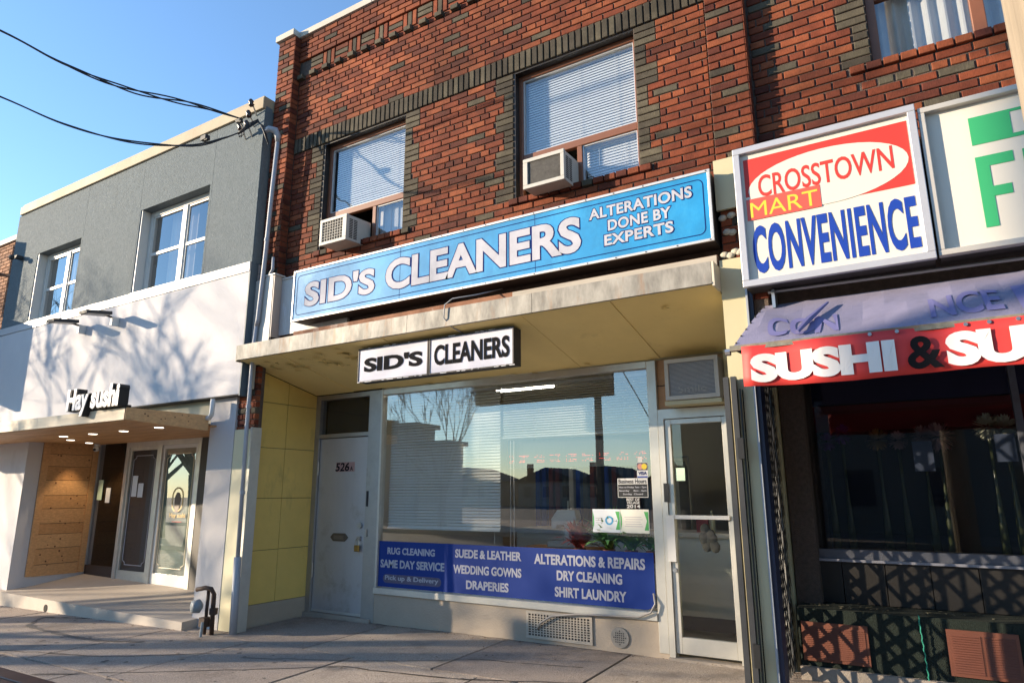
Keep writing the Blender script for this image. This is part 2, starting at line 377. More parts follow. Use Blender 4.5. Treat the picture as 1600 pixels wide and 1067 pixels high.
def place_bricks(parent, name, lst, limit=300, red=None):
    """lst: (x,z,y,l,h,dark,proj) ; nearest ones become objects, the rest one mesh per colour"""
    cp = Vector((0, 0, 1.5))
    lst = sorted(lst, key=lambda b: (Vector((b[0], b[2], b[1])) - cp).length / (b[3] * b[4]) ** .5)
    rest = {False: MB(), True: MB()}
    for i, (x, z, y, l, h, dark, pr) in enumerate(lst):
        tint = random.choice((.12, .3, .42, .5, .58, .66, .75, .88)) if not dark else random.choice((.2, .4, .6, .8))
        me, vs, fs = brick_mesh(l, h, random.randint(0, 3), tint, BR_DARK if dark else (red or BR_RED), 0 if dark else (red or BR_RED).name)
        y2 = y - pr + random.uniform(-.0015, .0015)
        if i < limit:
            link(name, me, (x, y2, z), parent)
        else:
            rest[dark].add([(a + x, b + y2, c + z) for a, b, c in vs], fs, tint)
    for d in (False, True):
        if rest[d].v: part(parent, 'brick_field' if not d else 'charcoal_brick_field', rest[d], BR_DARK if d else (red or BR_RED), kind='stuff')
def course_fill(x0, x1, k, y, out, holes=(), pr=0, offs=0, dark_ok=True, header=None, drk=None):
    """fill one course (index k from Z0) between x0 and x1 with running bond; holes = [(a,b)]"""
    z = Z0 + (k + .5) * CH
    hd = (k % 6 == 2) if header is None else header
    mod = ML / 2 if hd else ML
    start = -20 * ML + offs + (0 if k % 2 == 0 else ML / 2) + (ML / 4 if hd else 0)
    segs = [(x0, x1)]
    for a, b in holes:
        ns = []
        for p, q in segs:
            if b <= p or a >= q: ns.append((p, q)); continue
            if a > p: ns.append((p, a))
            if b < q: ns.append((b, q))
        segs = ns
    for p, q in segs:
        n0 = math.floor((p - start) / mod); x = start + n0 * mod
        while x < q:
            a, b = max(x, p), min(x + mod, q)
            if b - a > .028:
                i = round((x - start) / mod)
                dk = dark_ok and not hd and ((i * 3 + k * 5 + (k // 4) * 2) % 17 == 0 or (random.random() < .012)) and b - a > .15
                if drk is not None: dk = drk
                out.append(((a + b) / 2, z, y, b - a - JT, CH - JT, dk, pr))
            x += mod

WY, PY = 4.93, 4.823
shop = thing('brick_shop', 'red and charcoal brick shop with a recessed cleaners storefront under a projecting canopy', 'building', (-3.7, 5.4, .12))
fld = []; quo = []; sol = []; cor = []; pier = []
W1 = (-5.55, -4.33); W2 = (-2.972, -1.75)
XL, XR = -6.069, -1.125
KS = -12
def quoins(win, k, side_l=True, side_r=True):
    """dark toothed quoin bricks, return hole occupied"""
    wide = (k // 3) % 2 == 0 if False else ((19 - k) // 3) % 2 == 0
    wd = .2 if wide else .105
    z = Z0 + (k + .5) * CH; r = []
    if side_l: quo.append((win[0] - wd / 2 - .004, z, WY, wd - JT + .004, CH - JT, True, .0)); r.append((win[0] - wd, win[0]))
    if side_r: quo.append((win[1] + wd / 2 + .004, z, WY, wd - JT + .004, CH - JT, True, .0)); r.append((win[1], win[1] + wd))
    return r
for k in range(KS, 44):
    z = Z0 + (k + .5) * CH
    if 20 <= k < 23: continue                       # soldier band
    if 36 <= k < 39: continue                       # basket weave
    holes = []
    if 0 <= k < 20:
        holes += [W1, W2]; holes += quoins(W1, k) + quoins(W2, k)
    if k == -1:                                     # sill headers
        for wv in (W1, W2):
            holes.append((wv[0] - .05, wv[1] + .12)); x = wv[0] - .05
            while x < wv[1] + .1:
                cor.append((x + ML / 4, z, WY, ML / 2 - JT, CH - JT, random.random() < .25, .025)); x += ML / 2
    if k == 35:                                     # dentil course
        x = XL + .05
        while x < XR:
            cor.append((x, z, WY, ML / 2 - JT, CH - JT, True, .045))
            cor.append((x + ML / 2, z, WY, ML / 2 - JT, CH - JT, False, .0)); x += ML
        continue
    if k >= 39: course_fill(XL, XR, k, WY, fld, holes, pr=.022, dark_ok=(k in (41, 43)))
    else: course_fill(XL, XR, k, WY, fld, holes, pr=0)
# soldier band runs the whole width
x = XL + .005
while x < XR - .02:
    sol.append((x + CH / 2, Z0 + 21.5 * CH, WY, CH - .014, 3 * CH - JT, True, .012)); x += CH
# basket weave
x = XL + .19; f = 0
while x < XR - .1:
    if f % 2 == 0:
        for j in range(3):
            cor.append((x + ML / 2, Z0 + (36.5 + j) * CH, WY, ML - JT, CH - JT, j == 1 or (j == 2 and f % 4 == 0), .004))
        x += ML
    else:
        for j in range(3):
            cor.append((x + (j + .5) * CH, Z0 + 37.5 * CH, WY, CH - JT, 3 * CH - JT, j == 1, .004))
        x += 3 * CH + .008
    f += 1
# left pier and right pier (project 0.107 m)
def pier_bricks(xa, xb, k0, k1, out):
    for k in range(k0, k1):
        z = Z0 + (k + .5) * CH; m = (k % 4); wd = xb - xa
        cuts = {0: [0, .66, 1], 1: [0, .30, 1], 2: [0, .70, 1], 3: [0, .36, 1]}[m]
        for i in range(len(cuts) - 1):
            a, b = xa + cuts[i] * wd, xa + cuts[i + 1] * wd
            dk = (k % 4 == 0 and i == 0 and k % 8 == 0) or (k % 8 == 4 and False) or (k % 8 == 5 and i == 1)
            out.append(((a + b) / 2, z, PY, b - a - JT, CH - JT, dk, 0))
pier_bricks(-6.372, -6.069, KS, 44, pier)
pier_bricks(-6.66, -6.372, -32, -5, pier)
pier_bricks(-6.372, -6.255, -32, KS, pier)
pier_bricks(-1.104, -.808, KS - 8, 44, pier)
place_bricks(shop, 'brick', fld, 300)
place_bricks(shop, 'soldier_brick', sol, 300)
place_bricks(shop, 'quoin_brick', quo, 300)
place_bricks(shop, 'corbel_brick', cor, 300)
place_bricks(shop, 'pier_brick', pier, 300)
# mortar backing with openings (recessed 9 mm), deep enough for the reveals
m = MB(); zb, zt = 2.72, Z0 + 44 * CH; YM = WY + .012
def wall_with_holes(m, x0, x1, z0, z1, y0, y1, holes):
    xs = sorted(set([x0, x1] + [h[0] for h in holes] + [h[1] for h in holes]))
    for a, b in zip(xs, xs[1:]):
        hh = [h for h in holes if h[0] <= a and h[1] >= b]
        zz = z0
        for h in sorted(hh, key=lambda h: h[2]):
            if h[2] > zz: m.box(a, b, y0, y1, zz, h[2])
            zz = h[3]
        if zz < z1: m.box(a, b, y0, y1, zz, z1)
H1 = (W1[0], W1[1], Z0, Z0 + 20 * CH); H2 = (W2[0], W2[1], Z0, Z0 + 20 * CH)
wall_with_holes(m, -6.36, -.82, 3.14, zt, YM, YM + .17, [H1, H2])
part(shop, 'mortar_joints', m, MORTAR)
for bx in ((-6.37, -6.0765, PY + .013, YM - .001, 3.12, zt), (-1.102, -.818, PY + .013, YM - .001, 2.4, zt), (-6.66, -6.401, PY + .013, 5.1, .2, zb + .6), (-6.399, -6.265, PY + .013, 4.925, .2, zb + .39)):
    part(shop, 'pier_mortar', MB().box(*bx), MORTAR)

m = MB()  # return faces of the piers: thin brick courses seen side-on
for xs, in ((-6.069,), (-.808,)):
    for k in range(KS, 44):
        z = Z0 + k * CH; a = .0 if k % 2 else .05
        m.box(xs - .006, xs, PY + .002, WY - .002, z + .005, z + CH - .005, tint=random.choice((.2, .4, .6, .8)))
part(shop, 'pier_return_bricks', m, BR_RED, kind='stuff')
# coping stones
xx = -6.069
while xx < -1.11:
    x2 = min(xx + 1.21, -1.10); o = part(shop, 'coping_stone', MB().box(xx + .003, x2 - .003, WY - .05, 5.15, zt + .002, zt + .085), COPE); bevel(o, .006); xx = x2
bevel(part(shop, 'coping_stone', MB().box(-6.40, -6.069, PY - .035, 5.15, zt + .002, zt + .085), COPE), .006)
bevel(part(shop, 'coping_stone', MB().box(-1.10, -.79, PY - .035, 5.15, zt + .002, zt + .085), COPE), .006)
part(shop, 'roof', MB().box(-6.36, -.82, 5.16, 12.9, zt - .25, zt - .12), ROOFM)
part(shop, 'side_wall', MB().box(-6.64, -6.525, 5.12, 12.9, .05, 3.0), MORTAR)
part(shop, 'side_wall', MB().box(-6.37, -6.2, 5.12, 12.9, 3.14, zt), MORTAR)
part(shop, 'side_wall', MB().box(-1.00, -.82, 6.0, 12.9, .05, zt), MORTAR)
part(shop, 'rear_wall', MB().box(-6.19, -1.01, 12.75, 12.9, .05, zt), MORTAR)
part(shop, 'upper_floor', MB().box(-6.19, -1.01, 5.12, 12.74, 3.0, 3.13), WALLI)
part(shop, 'room_partition', MB().box(-6.19, -1.01, 8.2, 8.3, 3.14, zt - .3), WALLI)
# upper windows
def upper_window(par, win, z0, z1, split, ztr, ac_side=True):
    f = thing_part(par, 'window', (win[0] + win[1]) / 2, z0)
    return f
def window_up(par, x0, x1, z0, z1, ztr, xm, name='window'):
    y = WY + .085; fr = MB(); t = .05
    fr.box(x0, x0 + t, y, y + .06, z0, z1); fr.box(x1 - t * .7, x1, y, y + .06, z0, z1)
    fr.box(x0 + t, x1 - t * .7, y, y + .06, z1 - .055, z1); fr.box(x0 + t, x1 - t * .7, y, y + .06, z0, z0 + .04)
    fr.box(x0 + t, x1 - t * .7, y + .005, y + .055, ztr - .03, ztr + .04)
    fr.box(xm - .03, xm + .02, y + .006, y + .054, z0 + .04, ztr - .03)
    o = part(par, name, fr, BRN); bevel(o, .004, 1)
    part(par, 'jamb_shade', MB().box(x0 + .001, x0 + .014, WY + .012, y - .001, z0 + .001, z1 - .001), mat('dark reveal shade', (.012, .009, .008), .5))  # shade of the left reveal, painted as a near-black strip
    part(par, 'head_shade', MB().box(x0 + .015, x1 - .001, WY + .012, y - .001, z1 - .014, z1 - .001), mat('dark reveal shade', (.012, .009, .008), .5))  # shade under the window head, painted in the same near-black
    tr = MB()
    g = .012
    for (a, b, c, d) in ((x0 + t, x1 - t * .7, ztr + .04, z1 - .055), (xm + .02, x1 - t * .7, z0 + .04, ztr - .03)):
        tr.box(a, a + g, y + .02, y + .05, c, d); tr.box(b - g, b, y + .02, y + .05, c, d)
        tr.box(a + g, b - g, y + .02, y + .05, d - g, d); tr.box(a + g, b - g, y + .02, y + .05, c, c + g)
    part(o, 'inner_trim', tr, mat('grey sash trim', (.55, .55, .55), .4, metal=.3))
    part(o, 'pane', MB().box(x0 + t + g, x1 - t * .7 - g, y + .030, y + .034, ztr + .04 + g, z1 - .055 - g), GL_UP)
    part(o, 'pane', MB().box(xm + .02 + g, x1 - t * .7 - g, y + .030, y + .034, z0 + .04 + g, ztr - .03 - g), GL_UP)
    return o
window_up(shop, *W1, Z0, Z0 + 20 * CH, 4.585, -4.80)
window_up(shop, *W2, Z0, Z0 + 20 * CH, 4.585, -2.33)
def blind(label, x0, x1, y, z0, z1, pitch=.027, tilt=38, group='venetian blinds', depth=.026, cords=3):
    t = thing('venetian_blind', label, 'blind', ((x0 + x1) / 2, y, z0), group)
    m = MB(); z = z0 + .03; a = R(tilt)
    while z < z1 - .03:
        dy, dz = depth / 2 * math.cos(a), depth / 2 * math.sin(a); th = .0012
        j = random.uniform(-.0012, .0012)
        m.add([(x0, y - dy, z - dz + j), (x1, y - dy, z - dz + j), (x1, y + dy, z + dz), (x0, y + dy, z + dz), (x0, y - dy, z - dz + th + j), (x1, y - dy, z - dz + th + j), (x1, y + dy, z + dz + th), (x0, y + dy, z + dz + th)],
              [(0, 3, 2, 1), (4, 5, 6, 7), (0, 1, 5, 4), (1, 2, 6, 5), (2, 3, 7, 6), (3, 0, 4, 7)])
        z += pitch
    part(t, 'slats', m, BLIND, kind='stuff')
    part(t, 'headrail', MB().box(x0, x1, y - .02, y + .02, z1 - .03, z1), WHITE)
    part(t, 'bottom_rail', MB().box(x0, x1, y - .014, y + .014, z0, z0 + .016), WHITE)
    m = MB()
    for i in range(cords):
        x = x0 + (x1 - x0) * (i + .5) / cords; m.box(x - .0015, x + .0015, y - .018, y - .0165, z0, z1 - .03)
    part(t, 'ladder_cord', m, WHITE)
    return t
blind('white venetian blind behind the upper left window over the first air conditioner', W1[0] + .07, W1[1] - .05, 5.10, 4.62, Z0 + 20 * CH - .03, tilt=66)
blind('white venetian blind behind the upper middle window above the word experts', W2[0] + .07, W2[1] - .05, 5.10, 4.62, Z0 + 20 * CH - .03, tilt=66)
blind('short white venetian blind behind the small lower slider beside the middle air conditioner', -2.30, W2[1] - .05, 5.11, 4.2, 4.57, cords=2, tilt=66)
m = MB()
for i in range(8): m.box(-4.79 + i * .052, -4.79 + i * .052 + .045, 5.11 + (i % 2) * .012, 5.13 + (i % 2) * .012, 4.20, 4.565)
solo('curtain', 'pale curtain gathered behind the small lower slider of the upper left window', 'curtain', m, CURT)

# ------------------------------------------------------------------ neighbouring brick building (right)
nb = thing('brick_store', 'red and charcoal brick store on the right with a lattice gate and dark shopfront', 'building', (1.2, 5.4, .15))
f2 = []; q2 = []; c2 = []
WX0 = .012; KW = 5
for k in range(-8, 30):
    z = Z0 + (k + .5) * CH; holes = []
    if k >= KW:
        wide = ((k - KW - 2 + 60) // 3) % 2 == 1 if k - KW >= 2 else True
        wd = .2 if wide else .105
        q2.append((WX0 - wd / 2, z, WY, wd - JT, CH - JT, True, 0)); holes += [(WX0 - wd, 4)]
    if k == KW - 1:
        holes.append((-.14, 3)); x = -.14
        while x < 2.2: c2.append((x + ML / 4, z, WY, ML / 2 - JT, CH - JT, False, .02)); x += ML / 2
    if k == KW - 3:
        holes.append((-.08, 3)); x = -.08
        while x < 2.2: c2.append((x + ML / 4, z, WY, ML / 2 - JT - .004, CH - JT, random.random() < .3, -.004)); x += ML / 2
    course_fill(-.80, 2.3, k, WY, f2, holes, pr=0, offs=.06, dark_ok=(k != KW - 2), drk=(None if k != KW - 2 else False))
place_bricks(nb, 'brick', f2, 300); place_bricks(nb, 'quoin_brick', q2, 300); place_bricks(nb, 'sill_brick', c2, 300)
m = MB(); wall_with_holes(m, -.817, 3.4, 2.75, 6.9, YM, YM + .17, [(WX0, 1.30, Z0 + KW * CH, 6.0)])
part(nb, 'mortar_joints', m, MORTAR)
part(nb, 'roof', MB().box(-.817, 6, 5.2, 12.9, 6.7, 6.85), ROOFM)
part(nb, 'coping_stone', MB().box(-.79, 3.4, WY - .03, 5.2, 6.901, 6.98), COPE)
part(nb, 'side_wall', MB().box(3.4, 3.6, 4.94, 12.9, 0, 6.9), MORTAR)
part(nb, 'rear_wall', MB().box(-.8, 3.4, 12.75, 12.9, 0, 6.9), MORTAR)
part(nb, 'upper_floor', MB().box(-.8, 3.4, 5.12, 12.74, 2.9, 3.1), WALLI)
part(nb, 'room_partition', MB().box(-.8, 3.4, 7.0, 7.1, 3.11, 6.69), WALLI)
z0w = Z0 + KW * CH
fr = MB(); y = WY + .06
fr.box(WX0, WX0 + .06, y, y + .06, z0w, 6.0); fr.box(.62, .70, y + .003, y + .06, z0w, 6.0 - .05); fr.box(1.25, 1.30, y, y + .06, z0w, 6.0)
fr.box(WX0 + .06, .62, y + .005, y + .055, 5.00, 5.075); fr.box(WX0 + .06, 1.25, y + .001, y + .06, 5.95, 6.0); fr.box(WX0 + .06, .62, y + .005, y + .055, z0w, z0w + .03)
wn = part(nb, 'window', fr, BRN); bevel(wn, .004, 1)
part(wn, 'pane', MB().box(WX0 + .06, .62, y + .03, y + .034, z0w + .03, 5.00), GL_UP)
part(wn, 'pane', MB().box(WX0 + .06, .62, y + .03, y + .034, 5.075, 5.95), GL_UP)
part(wn, 'pane', MB().box(.70, 1.25, y + .03, y + .034, z0w, 5.95), GL_UP)
m = MB(); x = WX0 + .02; pts = []
while x < 1.28: pts.append((x, 5.10 + .022 * math.sin((x - WX0) * 62) + .008 * math.sin(x * 23))); x += .012
for (a, ya_), (b, yb_) in zip(pts, pts[1:]): m.add([(a, ya_, z0w), (b, yb_, z0w), (b, yb_, 5.98), (a, ya_, 5.98)], [(0, 1, 2, 3)])
solo('curtain', 'pleated pale curtain behind the upper right window next to the wooden pole', 'curtain', m, CURT, smooth=True)

# ------------------------------------------------------------------ ground
def gz(x, y):
    xx = max(-12, min(3, x)); s = .105 + (.006 if xx > -6.8 else .016) * (xx + 6.8)
    return s + .018 * (min(y, 5.9) - 4.8)
G = MB(); G.quadbox([(-400, -400, -.35), (400, -400, -.35), (400, 400, -.35), (-400, 400, -.35)], .5); struct('ground', G, GROUND)
rd = MB(); rd.quadbox([(-200, -11.2, -.13), (200, -11.2, -.13), (200, -1.3, -.13), (-200, -1.3, -.13)], .2); struct('road', rd, ASPH)
m = MB(); m.quadbox([(-200, -22, .02), (200, -22, .02), (200, -11.2, .02), (-200, -11.2, .02)], .3); struct('far_pavement', m, SLABS[3])
m = MB(); m.quadbox([(-200, -1.3, .0), (200, -1.3, .0), (200, -1.12, .0), (-200, -1.12, .0)], .3); struct('kerb', m, CONC)
m = MB(); m.quadbox([(-60, -140, -.10), (60, -140, -.10), (60, -22, -.10), (-60, -22, -.10)], .2); struct('lot', m, ASPH)
walk = MB(); nx = 36
for i in range(nx):
    xa, xb = -24 + i * .9, -24 + (i + 1) * .9
    walk.quadbox([(xa, -1.119, gz(xa, -1.1) - .035), (xb, -1.119, gz(xb, -1.1) - .035), (xb, 6.5, gz(xb, 6.5) - .035), (xa, 6.5, gz(xa, 6.5) - .035)], .25)
wk = struct('sidewalk', walk, CRACK)
rs = random.Random(4)
def slab(xa, xb, ya, yb, g=.011):
    pts = [(xa + g, ya + g), (xb - g, ya + g), (xb - g, yb - g), (xa + g, yb - g)]
    d = rs.uniform(-.004, .004)
    m = MB(); m.quadbox([(px + rs.uniform(-.003, .003), py + rs.uniform(-.003, .003), gz(px, py) + d) for px, py in pts], .03)
    part(wk, 'slab', m, rs.choice(SLABS))
ys = [-1.119, .35, 1.85, 3.25, 4.64]
for j in range(4):
    x = -18 + (.35 if j % 2 else 0)
    while x < 7: slab(x, x + 1.32, ys[j], ys[j + 1]); x += 1.32
x = -6.36
for xb in (-5.1, -3.6, -2.35, -1.12): slab(x, xb, 4.64, 5.95); x = xb
slab(-6.9, -6.36, 4.64, 4.9); slab(-1.12, .4, 4.64, 5.9); slab(.4, 1.9, 4.64, 5.9); slab(1.9, 3.3, 4.64, 5.9)
# cracks and the asphalt repair in front of the step
def crack(pts, wd, name='crack', m_=CRACK, lift=.006):
    m = MB(); P = []
    r_ = random.Random(3)
    for (a, b) in zip(pts, pts[1:]):
        for i in range(8):
            t = i / 8; P.append((a[0] + (b[0] - a[0]) * t + r_.uniform(-.015, .015), a[1] + (b[1] - a[1]) * t + r_.uniform(-.015, .015)))
    for (a, b) in zip(P, P[1:]):
        w1, w2 = wd * r_.uniform(.5, 1.2), wd * r_.uniform(.5, 1.2)
        m.add([(a[0], a[1] - w1, gz(*a) + lift), (b[0], b[1] - w2, gz(*b) + lift), (b[0], b[1] + w2, gz(*b) + lift), (a[0], a[1] + w1, gz(*a) + lift)], [(0, 1, 2, 3)])
    part(wk, name, m, m_)
crack([(-6.4, 3.0), (-5.2, 3.75), (-4.3, 4.35), (-3.2, 4.5), (-2.2, 4.9), (-1.3, 5.3)], .010)
crack([(-5.3, 4.15), (-4.2, 4.6), (-3.4, 5.05), (-2.4, 5.25)], .006)
crack([(-9.3, 4.4), (-8.9, 4.05), (-8.0, 3.95), (-7.2, 3.95), (-6.7, 4.15)], .035, 'asphalt_patch', ASPH_P)
crack([(-9.3, 4.4), (-8.6, 4.62)], .016)
crack([(-7.7, 3.3), (-6.5, 3.6), (-5.6, 4.2)], .008)

SY = 5.833
m = MB(); rg = random.Random(44)
for i in range(260):
    x = rg.uniform(-11, 1); y = rg.uniform(2.4, 4.6); r_ = rg.uniform(.008, .022)
    m.add([(x + r_ * math.cos(a * .785) * rg.uniform(.8, 1.2), y + r_ * math.sin(a * .785), gz(x, y) + .0065) for a in range(8)], [tuple(range(8))])
part(wk, 'gum_spots', m, mat('old gum', (.12, .105, .09), .9), kind='stuff')
m = MB()
for i in range(240):
    x = rg.uniform(-6.2, -1.2); y = SY - .06 - abs(rg.gauss(0, .05)) if rg.random() < .6 else rg.uniform(4.7, 5.7)
    if rg.random() < .35: x = rg.uniform(-12, -6.4); y = 4.60 - abs(rg.gauss(0, .05))
    r_ = rg.uniform(.004, .018); a_ = rg.uniform(0, 6.28); z = gz(x, y) + .008
    m.add([(x + r_ * math.cos(a_ + k_ * 1.57) * (1 if k_ % 2 else .5), y + r_ * math.sin(a_ + k_ * 1.57) * (1 if k_ % 2 else .5), z + rg.uniform(0, .006)) for k_ in range(4)], [(0, 1, 2, 3)])
part(wk, 'grit_and_leaf_bits', m, mat('grit', (.14, .10, .07), .95), kind='stuff')
crack([(-6.35, 5.62), (-6.0, 5.80), (-5.4, 5.79), (-4.2, 5.80), (-3.2, 5.795), (-2.1, 5.80)], .006)
crack([(-11.2, 3.2), (-10.0, 3.6), (-9.4, 3.5), (-8.4, 3.0)], .007)
crack([(-3.9, 4.0), (-3.3, 4.35), (-2.5, 4.45), (-1.8, 4.7)], .022, 'asphalt_patch', ASPH_P)
crack([(-4.6, 3.2), (-4.3, 3.9), (-4.35, 4.3)], .006)
# ------------------------------------------------------------------ storefront of the cleaners
SY = 5.833
# yellow tiled side wall at x=-6.39
TX = -6.385
def soff_z(y): return 2.955 + (y - 4.65) * (2.685 - 2.955) / (SY - 4.65)
part(shop, 'side_wall_backing', MB().box(-6.52, TX - .013, 4.92, SY + .1, .05, 3.0), CRACK)
ycut = [4.935, 5.375, SY - .01]; zcut = [.335, .895, 1.455, 2.015, 2.53, 3.0]
for i in range(2):
    for j in range(5):
        ya_, yb_ = ycut[i] + .003, ycut[i + 1] - .003; za, zb_ = zcut[j] + .003, zcut[j + 1] - .003
        m = MB(); zt1, zt2 = (zb_, zb_) if j < 4 else (soff_z(ya_) - .01, soff_z(yb_) - .01)
        m.add([(TX, ya_, za), (TX, yb_, za), (TX, yb_, zt2), (TX, ya_, zt1), (TX - .012, ya_, za), (TX - .012, yb_, za), (TX - .012, yb_, zt2), (TX - .012, ya_, zt1)],
              [(0, 1, 2, 3), (7, 6, 5, 4), (0, 4, 5, 1), (1, 5, 6, 2), (2, 6, 7, 3), (3, 7, 4, 0)])
        part(shop, 'wall_tile', m, YTILE)
part(shop, 'concrete_base', MB().box(-6.52, TX + .006, 4.925, SY, .02, .333), CONC_B)
# cream corner strip and edge trim
part(shop, 'corner_panel', MB().box(-6.553, -6.285, 4.805, 4.822, .09, 2.20), mat('cream strip', (.62, .56, .36), .5, noise=(1.2, .1), dirt=((.55, .42, .15), 2, .66, .5)))
part(shop, 'corner_trim', MB().box(-6.284, -6.25, 4.80, 4.924, .09, 2.215), ALU_CREAM)
# door 526A
d = MB(); fx0, fx1 = -6.383, -5.31
d.box(fx0, fx0 + .075, SY - .02, SY + .08, .07, 2.68); d.box(-5.495, fx1, SY - .025, SY + .08, .07, 2.68)
d.box(fx0 + .075, -5.495, SY - .015, SY + .08, 2.16, 2.205); d.box(fx0 + .075, -5.495, SY - .015, SY + .08, 2.625, 2.68)
part(shop, 'door_frame', d, ALU)
dr = part(shop, 'door', MB().box(-6.303, -5.503, SY + .012, SY + .055, .178, 2.153), DOOR_P, label='grey metal door numbered 526A'); bevel(dr, .004)
part(shop, 'transom_pane', MB().box(-6.30, -5.50, SY + .02, SY + .026, 2.205, 2.625), GL_DARK)
part(shop, 'transom_backing', MB().box(-6.30, -5.50, SY + .10, SY + .11, 2.19, 2.64), mat('transom dark board', (.05, .045, .035), .8))
part(shop, 'stair_hall', MB().box(-5.44, -5.40, SY + .12, 12.7, .1, 2.9), WALLI)
part(dr, 'number_patch', MB().box(-6.02, -5.72, SY + .0105, SY + .0118, 1.755, 1.865), PATCH)
text(dr, 'door_number', '526', -6.03, -5.81, 1.76, 1.86, SY + .0095, INK, bold=.02, shear=.15)
text(dr, 'door_number', 'A', -5.79, -5.745, 1.765, 1.815, SY + .0095, INK, bold=.01)
m = MB(); m.poly([(-6.05, 1.01), (-6.02, .98), (-6.0, .965), (-5.82, .965), (-5.80, .98), (-5.77, 1.01), (-5.80, 1.04), (-5.82, 1.055), (-6.0, 1.055), (-6.02, 1.04)], SY + .003, SY + .0115)
part(dr, 'mail_slot', m, mat('tarnished brass', (.14, .12, .10), .5, metal=.6)); part(dr, 'mail_flap', MB().box(-5.99, -5.83, SY - .002, SY + .002, .985, 1.03), mat('tarnished flap', (.22, .19, .17), .4, metal=.7))
part(dr, 'lock_cylinder', MB().disc((-5.585, SY + .002, 1.15), (0, 1, 0), .032, .03), SILV)
m = MB(); m.box(-5.625, -5.565, SY - .01, SY + .011, .985, 1.03); part(dr, 'hasp', m, SILV)
part(dr, 'door_edge_trim', MB().box(-6.303, -5.503, SY + .004, SY + .011, .178, .205), ALU_L)
for z in (1.72, .55): part(dr, 'hinge', MB().cyl((-6.31, SY - .005, z), (-6.31, SY - .005, z + .16), .011, 8), SILV)
m = MB(); m.box(-5.63, -5.56, SY - .035, SY - .012, .865, .935); o = part(None, 'padlock', m, BRASS); bevel(o, .006)
o['label'] = 'brass padlock hanging on the hasp of the numbered grey door'; o['category'] = 'padlock'
pts = [(-5.62, SY - .023, .93)] + [(-5.595 - .025 * math.cos(R(a)), SY - .023, .975 + .028 * math.sin(R(a))) for a in range(0, 181, 30)] + [(-5.57, SY - .023, .93)]
part(o, 'shackle', MB().tube(pts, .006, 6), SILV)
m = MB(); m.box(-5.475, -5.44, SY - .045, SY - .026, 1.03, 1.11); part(shop, 'lock_strike', m, SILV)
m = MB(); m.box(-5.475, -5.452, SY - .036, SY - .026, 1.36, 1.53); part(shop, 'strike_plate', m, AC_D)
part(shop, 'threshold_step', MB().box(-6.383, -5.35, SY - .05, SY + .1, .02, .172), CONC)
# display window
fr = MB()
fr.box(fx1, fx1 + .028, SY - .03, SY + .06, .44, 2.68); fr.box(-2.092, -2.005, SY - .03, SY + .06, .19, 2.68)
fr.box(fx1 + .028, -2.092, SY - .03, SY + .06, 2.615, 2.68); fr.box(fx1, -2.092, SY - .045, SY + .06, .44, .505)
dw = part(shop, 'display_window', fr, ALU_CREAM); bevel(dw, .004, 1)
part(dw, 'pane', MB().box(fx1 + .028, -2.092, SY + .012, SY + .018, .505, 2.615), GL_SHOP)
part(shop, 'base_wall', MB().box(fx1, -2.006, SY - .02, SY + .09, .05, .439), CONC_B)
# blue service panel (one continuous print)
m = MB(); cx = [( -5.283, .515), (-2.20, .517)]
pts = [(-5.283, .515), (-2.21, .517)] + [(-2.21 + .09 * math.sin(R(a)), .607 - .09 * math.cos(R(a))) for a in (15, 35, 55, 75)] + [(-2.118, .61), (-2.118, .99), (-5.283, .99)]
m.poly(pts, SY + .001, SY + .008)
pan = part(None, 'window_sign', m, PANELB); pan['label'] = 'royal blue panel listing services along the bottom of the display window'; pan['category'] = 'sign'
for s, a, b, z, h in (('RUG CLEANING', -5.158, -4.505, .855, .072), ('SAME DAY SERVICE', -5.252, -4.378, .713, .085), ('SUEDE & LEATHER', -4.242, -3.452, .858, .085),
                   ('WEDDING GOWNS', -4.263, -3.453, .705, .085), ('DRAPERIES', -4.101, -3.598, .562, .085), ('ALTERATIONS & REPAIRS', -3.31, -2.198, .842, .095),
                   ('DRY CLEANING', -3.069, -2.417, .707, .09), ('SHIRT LAUNDRY', -3.092, -2.381, .562, .09)):
    text(pan, 'lettering', s, a, b, z, z + h, SY, LTR_W, bold=.035, thick=.001)
m = MB(); pp = []
for cxx, sg in ((-4.46, 1), (-5.165, -1)):
    for a in range(-90, 91, 30):
        pp.append((cxx + sg * .045 * math.cos(R(a)), .602 + (.045 * math.sin(R(a)) if sg > 0 else -.045 * math.sin(R(a)) * -1 if False else .045 * math.sin(R(a)) * (1 if sg > 0 else -1))))
m.poly(pp, SY - .0005, SY + .0005); part(pan, 'lozenge', m, mat('faded plum', (.10, .09, .15), .6, noise=(20, .3)))
text(pan, 'lettering', 'Pick up & Delivery', -5.18, -4.45, .575, .637, SY - .0015, LTR_W, bold=.02, thick=.001)
# vent grille with real holes
def vent_grille(par, x0, x1, z0, z1, y, nx_, nz_, m_, name='vent_grille', bw=.02, bh=.02, hw=.62, hh=.62, border=.04):
    m = MB(); m.box(x0, x1, y, y + .008, z0, z0 + border); m.box(x0, x1, y, y + .008, z1 - border, z1)
    m.box(x0, x0 + border, y, y + .008, z0 + border, z1 - border); m.box(x1 - border, x1, y, y + .008, z0 + border, z1 - border)
    W = x1 - x0 - 2 * border; Hh = z1 - z0 - 2 * border
    for i in range(1, nx_):
        xx = x0 + border + W * i / nx_; ww = W / nx_ * (1 - hw) / 2; m.box(xx - ww, xx + ww, y + .001, y + .007, z0 + border, z1 - border)
    for j in range(1, nz_):
        zz = z0 + border + Hh * j / nz_; ww = Hh / nz_ * (1 - hh) / 2; m.box(x0 + border, x1 - border, y + .0005, y + .0075, zz - ww, zz + ww)
    return part(par, name, m, m_)
